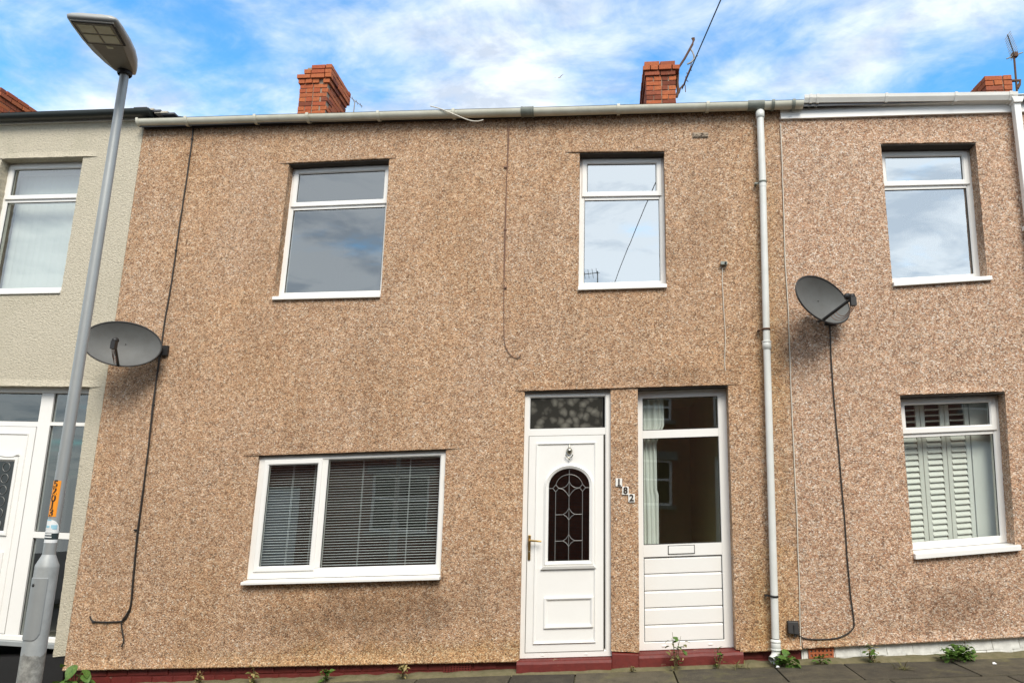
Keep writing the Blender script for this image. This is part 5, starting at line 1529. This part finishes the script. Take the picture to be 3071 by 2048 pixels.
for px, lb_, sd in ((1702, 'yellowish grass tuft on the pavement left of the downpipe', 31), (2070, 'small grass tuft in a paving joint before the white plinth', 33)):
    rr = random.Random(sd); bpt = Vector(foot(px, -.15 if px < 1800 else -.42))
    t = thing('grass_tuft', lb_, 'grass', bpt, 'grass tufts')
    for k in range(34):
        o = link('blade', LEAF['blade'], t, bpt+Vector((rr.uniform(-.06, .06), rr.uniform(-.02, .02), -.004)))
        o.rotation_euler = (0, R(-rr.uniform(15, 75)), rr.uniform(0, 6.28)); k_ = rr.uniform(.4, .9); o.scale = (k_, k_, k_)
# bits of litter on the slabs
for px, yy, lb_ in ((1786, -.20, 'white scrap of litter on the pavement under the downpipe'), (2284, -.36, 'white pebble sized scrap on the pavement before the pink house')):
    p = Vector(foot(px, yy)); mb = MB()
    mb.add([p+Vector(v) for v in ((-.018, -.008, 0), (.014, -.012, .004), (.02, .008, 0), (-.01, .012, .012), (.0, 0, .016))], [(0, 1, 4), (1, 2, 4), (2, 3, 4), (3, 0, 4), (3, 2, 1, 0)])
    tag(mb.build('litter', M['sticker']), lb_, 'litter')

# ================================================================== gull
gd = RIGHT*((1284*SC-CX)/FPX)+UP*(-(179*SC-CY)/FPX)+FWD
gp = CAMPOS+gd*95
gull = thing('gull', 'distant gull gliding in the sky between the two brick chimneys', 'bird', gp)
mb = MB(); mb.tube([gp+Vector((-.22, 0, -.02)), gp+Vector((-.1, 0, 0)), gp, gp+Vector((.14, 0, .02)), gp+Vector((.24, 0, .03))], [.015, .06, .075, .05, .02], 8); mb.build('body', M['gull'], gull)
for s_ in (-1, 1):
    mb = MB(); d_ = Vector((s_*.42, -.28*s_, .10))
    mb.add([gp+Vector((-.09, 0, .02)), gp+Vector((.09, 0, .02)), gp+d_+Vector((.07, 0, .12)), gp+d_+Vector((-.06, 0, .12)), gp+d_*1.75+Vector((-.08, 0, .02)), gp+d_*1.75+Vector((-.10, 0, .02))],
           [(0, 1, 2, 3), (3, 2, 4, 5)]); mb.build('wing', M['gull'], gull)

# ================================================================== houses across the street (seen only in the glass)
OY = -10.6
def opposite(x0, x1, label, seed, mir=None):
    t = thing('terraced_house', label, 'house', ((x0+x1)/2, OY, gz((x0+x1)/2)), 'brick houses across the street')
    zg_ = gz((x0+x1)/2); ze = 5.15
    Wd = x1-x0
    wins = [(x0+Wd*.14, x0+Wd*.40, zg_+.95, zg_+2.35), (x0+Wd*.14, x0+Wd*.36, zg_+3.2, zg_+4.5), (x0+Wd*.62, x0+Wd*.82, zg_+3.2, zg_+4.5)]
    if mir: wins = mir+wins[2:]
    dr = (x0+Wd*.62, x0+Wd*.82, zg_+.08, zg_+2.5)
    ow = front_wall('wall', [V2(x0+.003, zg_-.4), V2(x1-.003, zg_-.4), V2(x1-.003, ze), V2(x0+.003, ze)], [Quad((a, d), (b_, d), (b_, c), (a, c)) for a, b_, c, d in wins+[dr]], M['housebrick'], t, depth=-.2, amp=0, y=OY)
    # flip to face the street
    for a, b_, c, d in wins:
        qq = Quad((a, d), (b_, d), (b_, c), (a, c)); mb = MB(); qframe(mb, qq, 0, qq.w, 0, qq.h, .06, OY-.06, OY-.12, -.0)
        qbox(mb, qq, .05, qq.w-.05, qq.h*.55, qq.h*.55+.05, OY-.07, OY-.11)
        wnd = mb.build('window', M['white'], t)
        mb = MB(); mb.add([qq.m(0, 0, OY-.1), qq.m(qq.w, 0, OY-.1), qq.m(qq.w, qq.h, OY-.1), qq.m(0, qq.h, OY-.1)], [(0, 1, 2, 3)]); mb.build('pane', M['glass_dark'], wnd)
        mb = MB(); mb.box((a-.1, OY-.05, c-.09), (b_+.1, OY+.06, c)); mb.build('sill', M['kerb'], wnd)
        mb = MB(); mb.box((a-.14, OY-.05, d+.002), (b_+.14, OY+.012, d+.2)); mb.build('lintel', M['kerb'], t)
    a, b_, c, d = dr
    mb = MB(); mb.box((a, OY-.16, c), (b_, OY-.10, d)); mb.build('door', M['white'], t)
    mb = MB(); z2 = ze+1.3
    mb.hexa([(x0, OY+.15, ze-.08), (x1, OY+.15, ze-.08), (x1, OY+.15, ze), (x0, OY+.15, ze), (x0, OY-3.8, z2-.08), (x1, OY-3.8, z2-.08), (x1, OY-3.8, z2), (x0, OY-3.8, z2)])
    mb.hexa([(x0, OY-7.6, ze-.08), (x1, OY-7.6, ze-.08), (x1, OY-7.6, ze), (x0, OY-7.6, ze), (x0, OY-3.81, z2-.08), (x1, OY-3.81, z2-.08), (x1, OY-3.81, z2), (x0, OY-3.81, z2)])
    mb.build('roof', M['slate'], t)
    mb = MB(); mb.box((x0, OY-7.5, zg_-.4), (x1, OY-.25, ze-.1)); mb.build('rear_wall', M['housebrick'], t)
M['glass_dark'] = plain('far_window_glass', (.02, .024, .025), .05, dirt=.05)
for i, (a, b_, s_) in enumerate(((-12.5, -6.6, 'red brick house across the street, facing the cream house'), (-6.6, -.9, 'red brick house across the street facing the wide window'),
                                 (-.9, 4.8, 'red brick house across the street facing the two white doors'), (4.8, 10.5, 'red brick house across the street facing the pink house'))):
    mir = None
    if i == 2:
        vy = 10.6+2*.15
        r_ = U(1543, 1110, vy).x
        mir = [(r_-1.0, r_, U(1543, 1161, vy).z, U(1543, 1056, vy).z), (r_-1.0, r_, U(1543, 966, vy).z, min(4.95, U(1543, 912, vy).z))]
    opposite(a, b_, s_, i, mir)
# its roof aerial, mirrored in the upper window
am = U(1372, 622, 12.3); ap = Vector((am.x, -12.06, am.z))
t = thing('tv_aerial', 'television aerial on the roof across the street', 'aerial', ap-Vector((0, 0, 1.0)), 'roof aerials')
mb = MB(); mb.tube([ap-Vector((0, 0, 1.1)), ap], .016, 8); mb.build('mast', M['aerial'], t)
yagi(t, ap+Vector((.05, 0, -.05)), ap+Vector((-.75, .1, -.15)), 7, 0, .34, M['aerial'], Vector((0, 1, .3)), .012)

# ------------------------------------------------------------------ render settings
sc.render.engine = 'CYCLES'
sc.cycles.max_bounces = 8
sc.cycles.transparent_max_bounces = 12
sc.cycles.caustics_reflective = False
sc.cycles.caustics_refractive = False
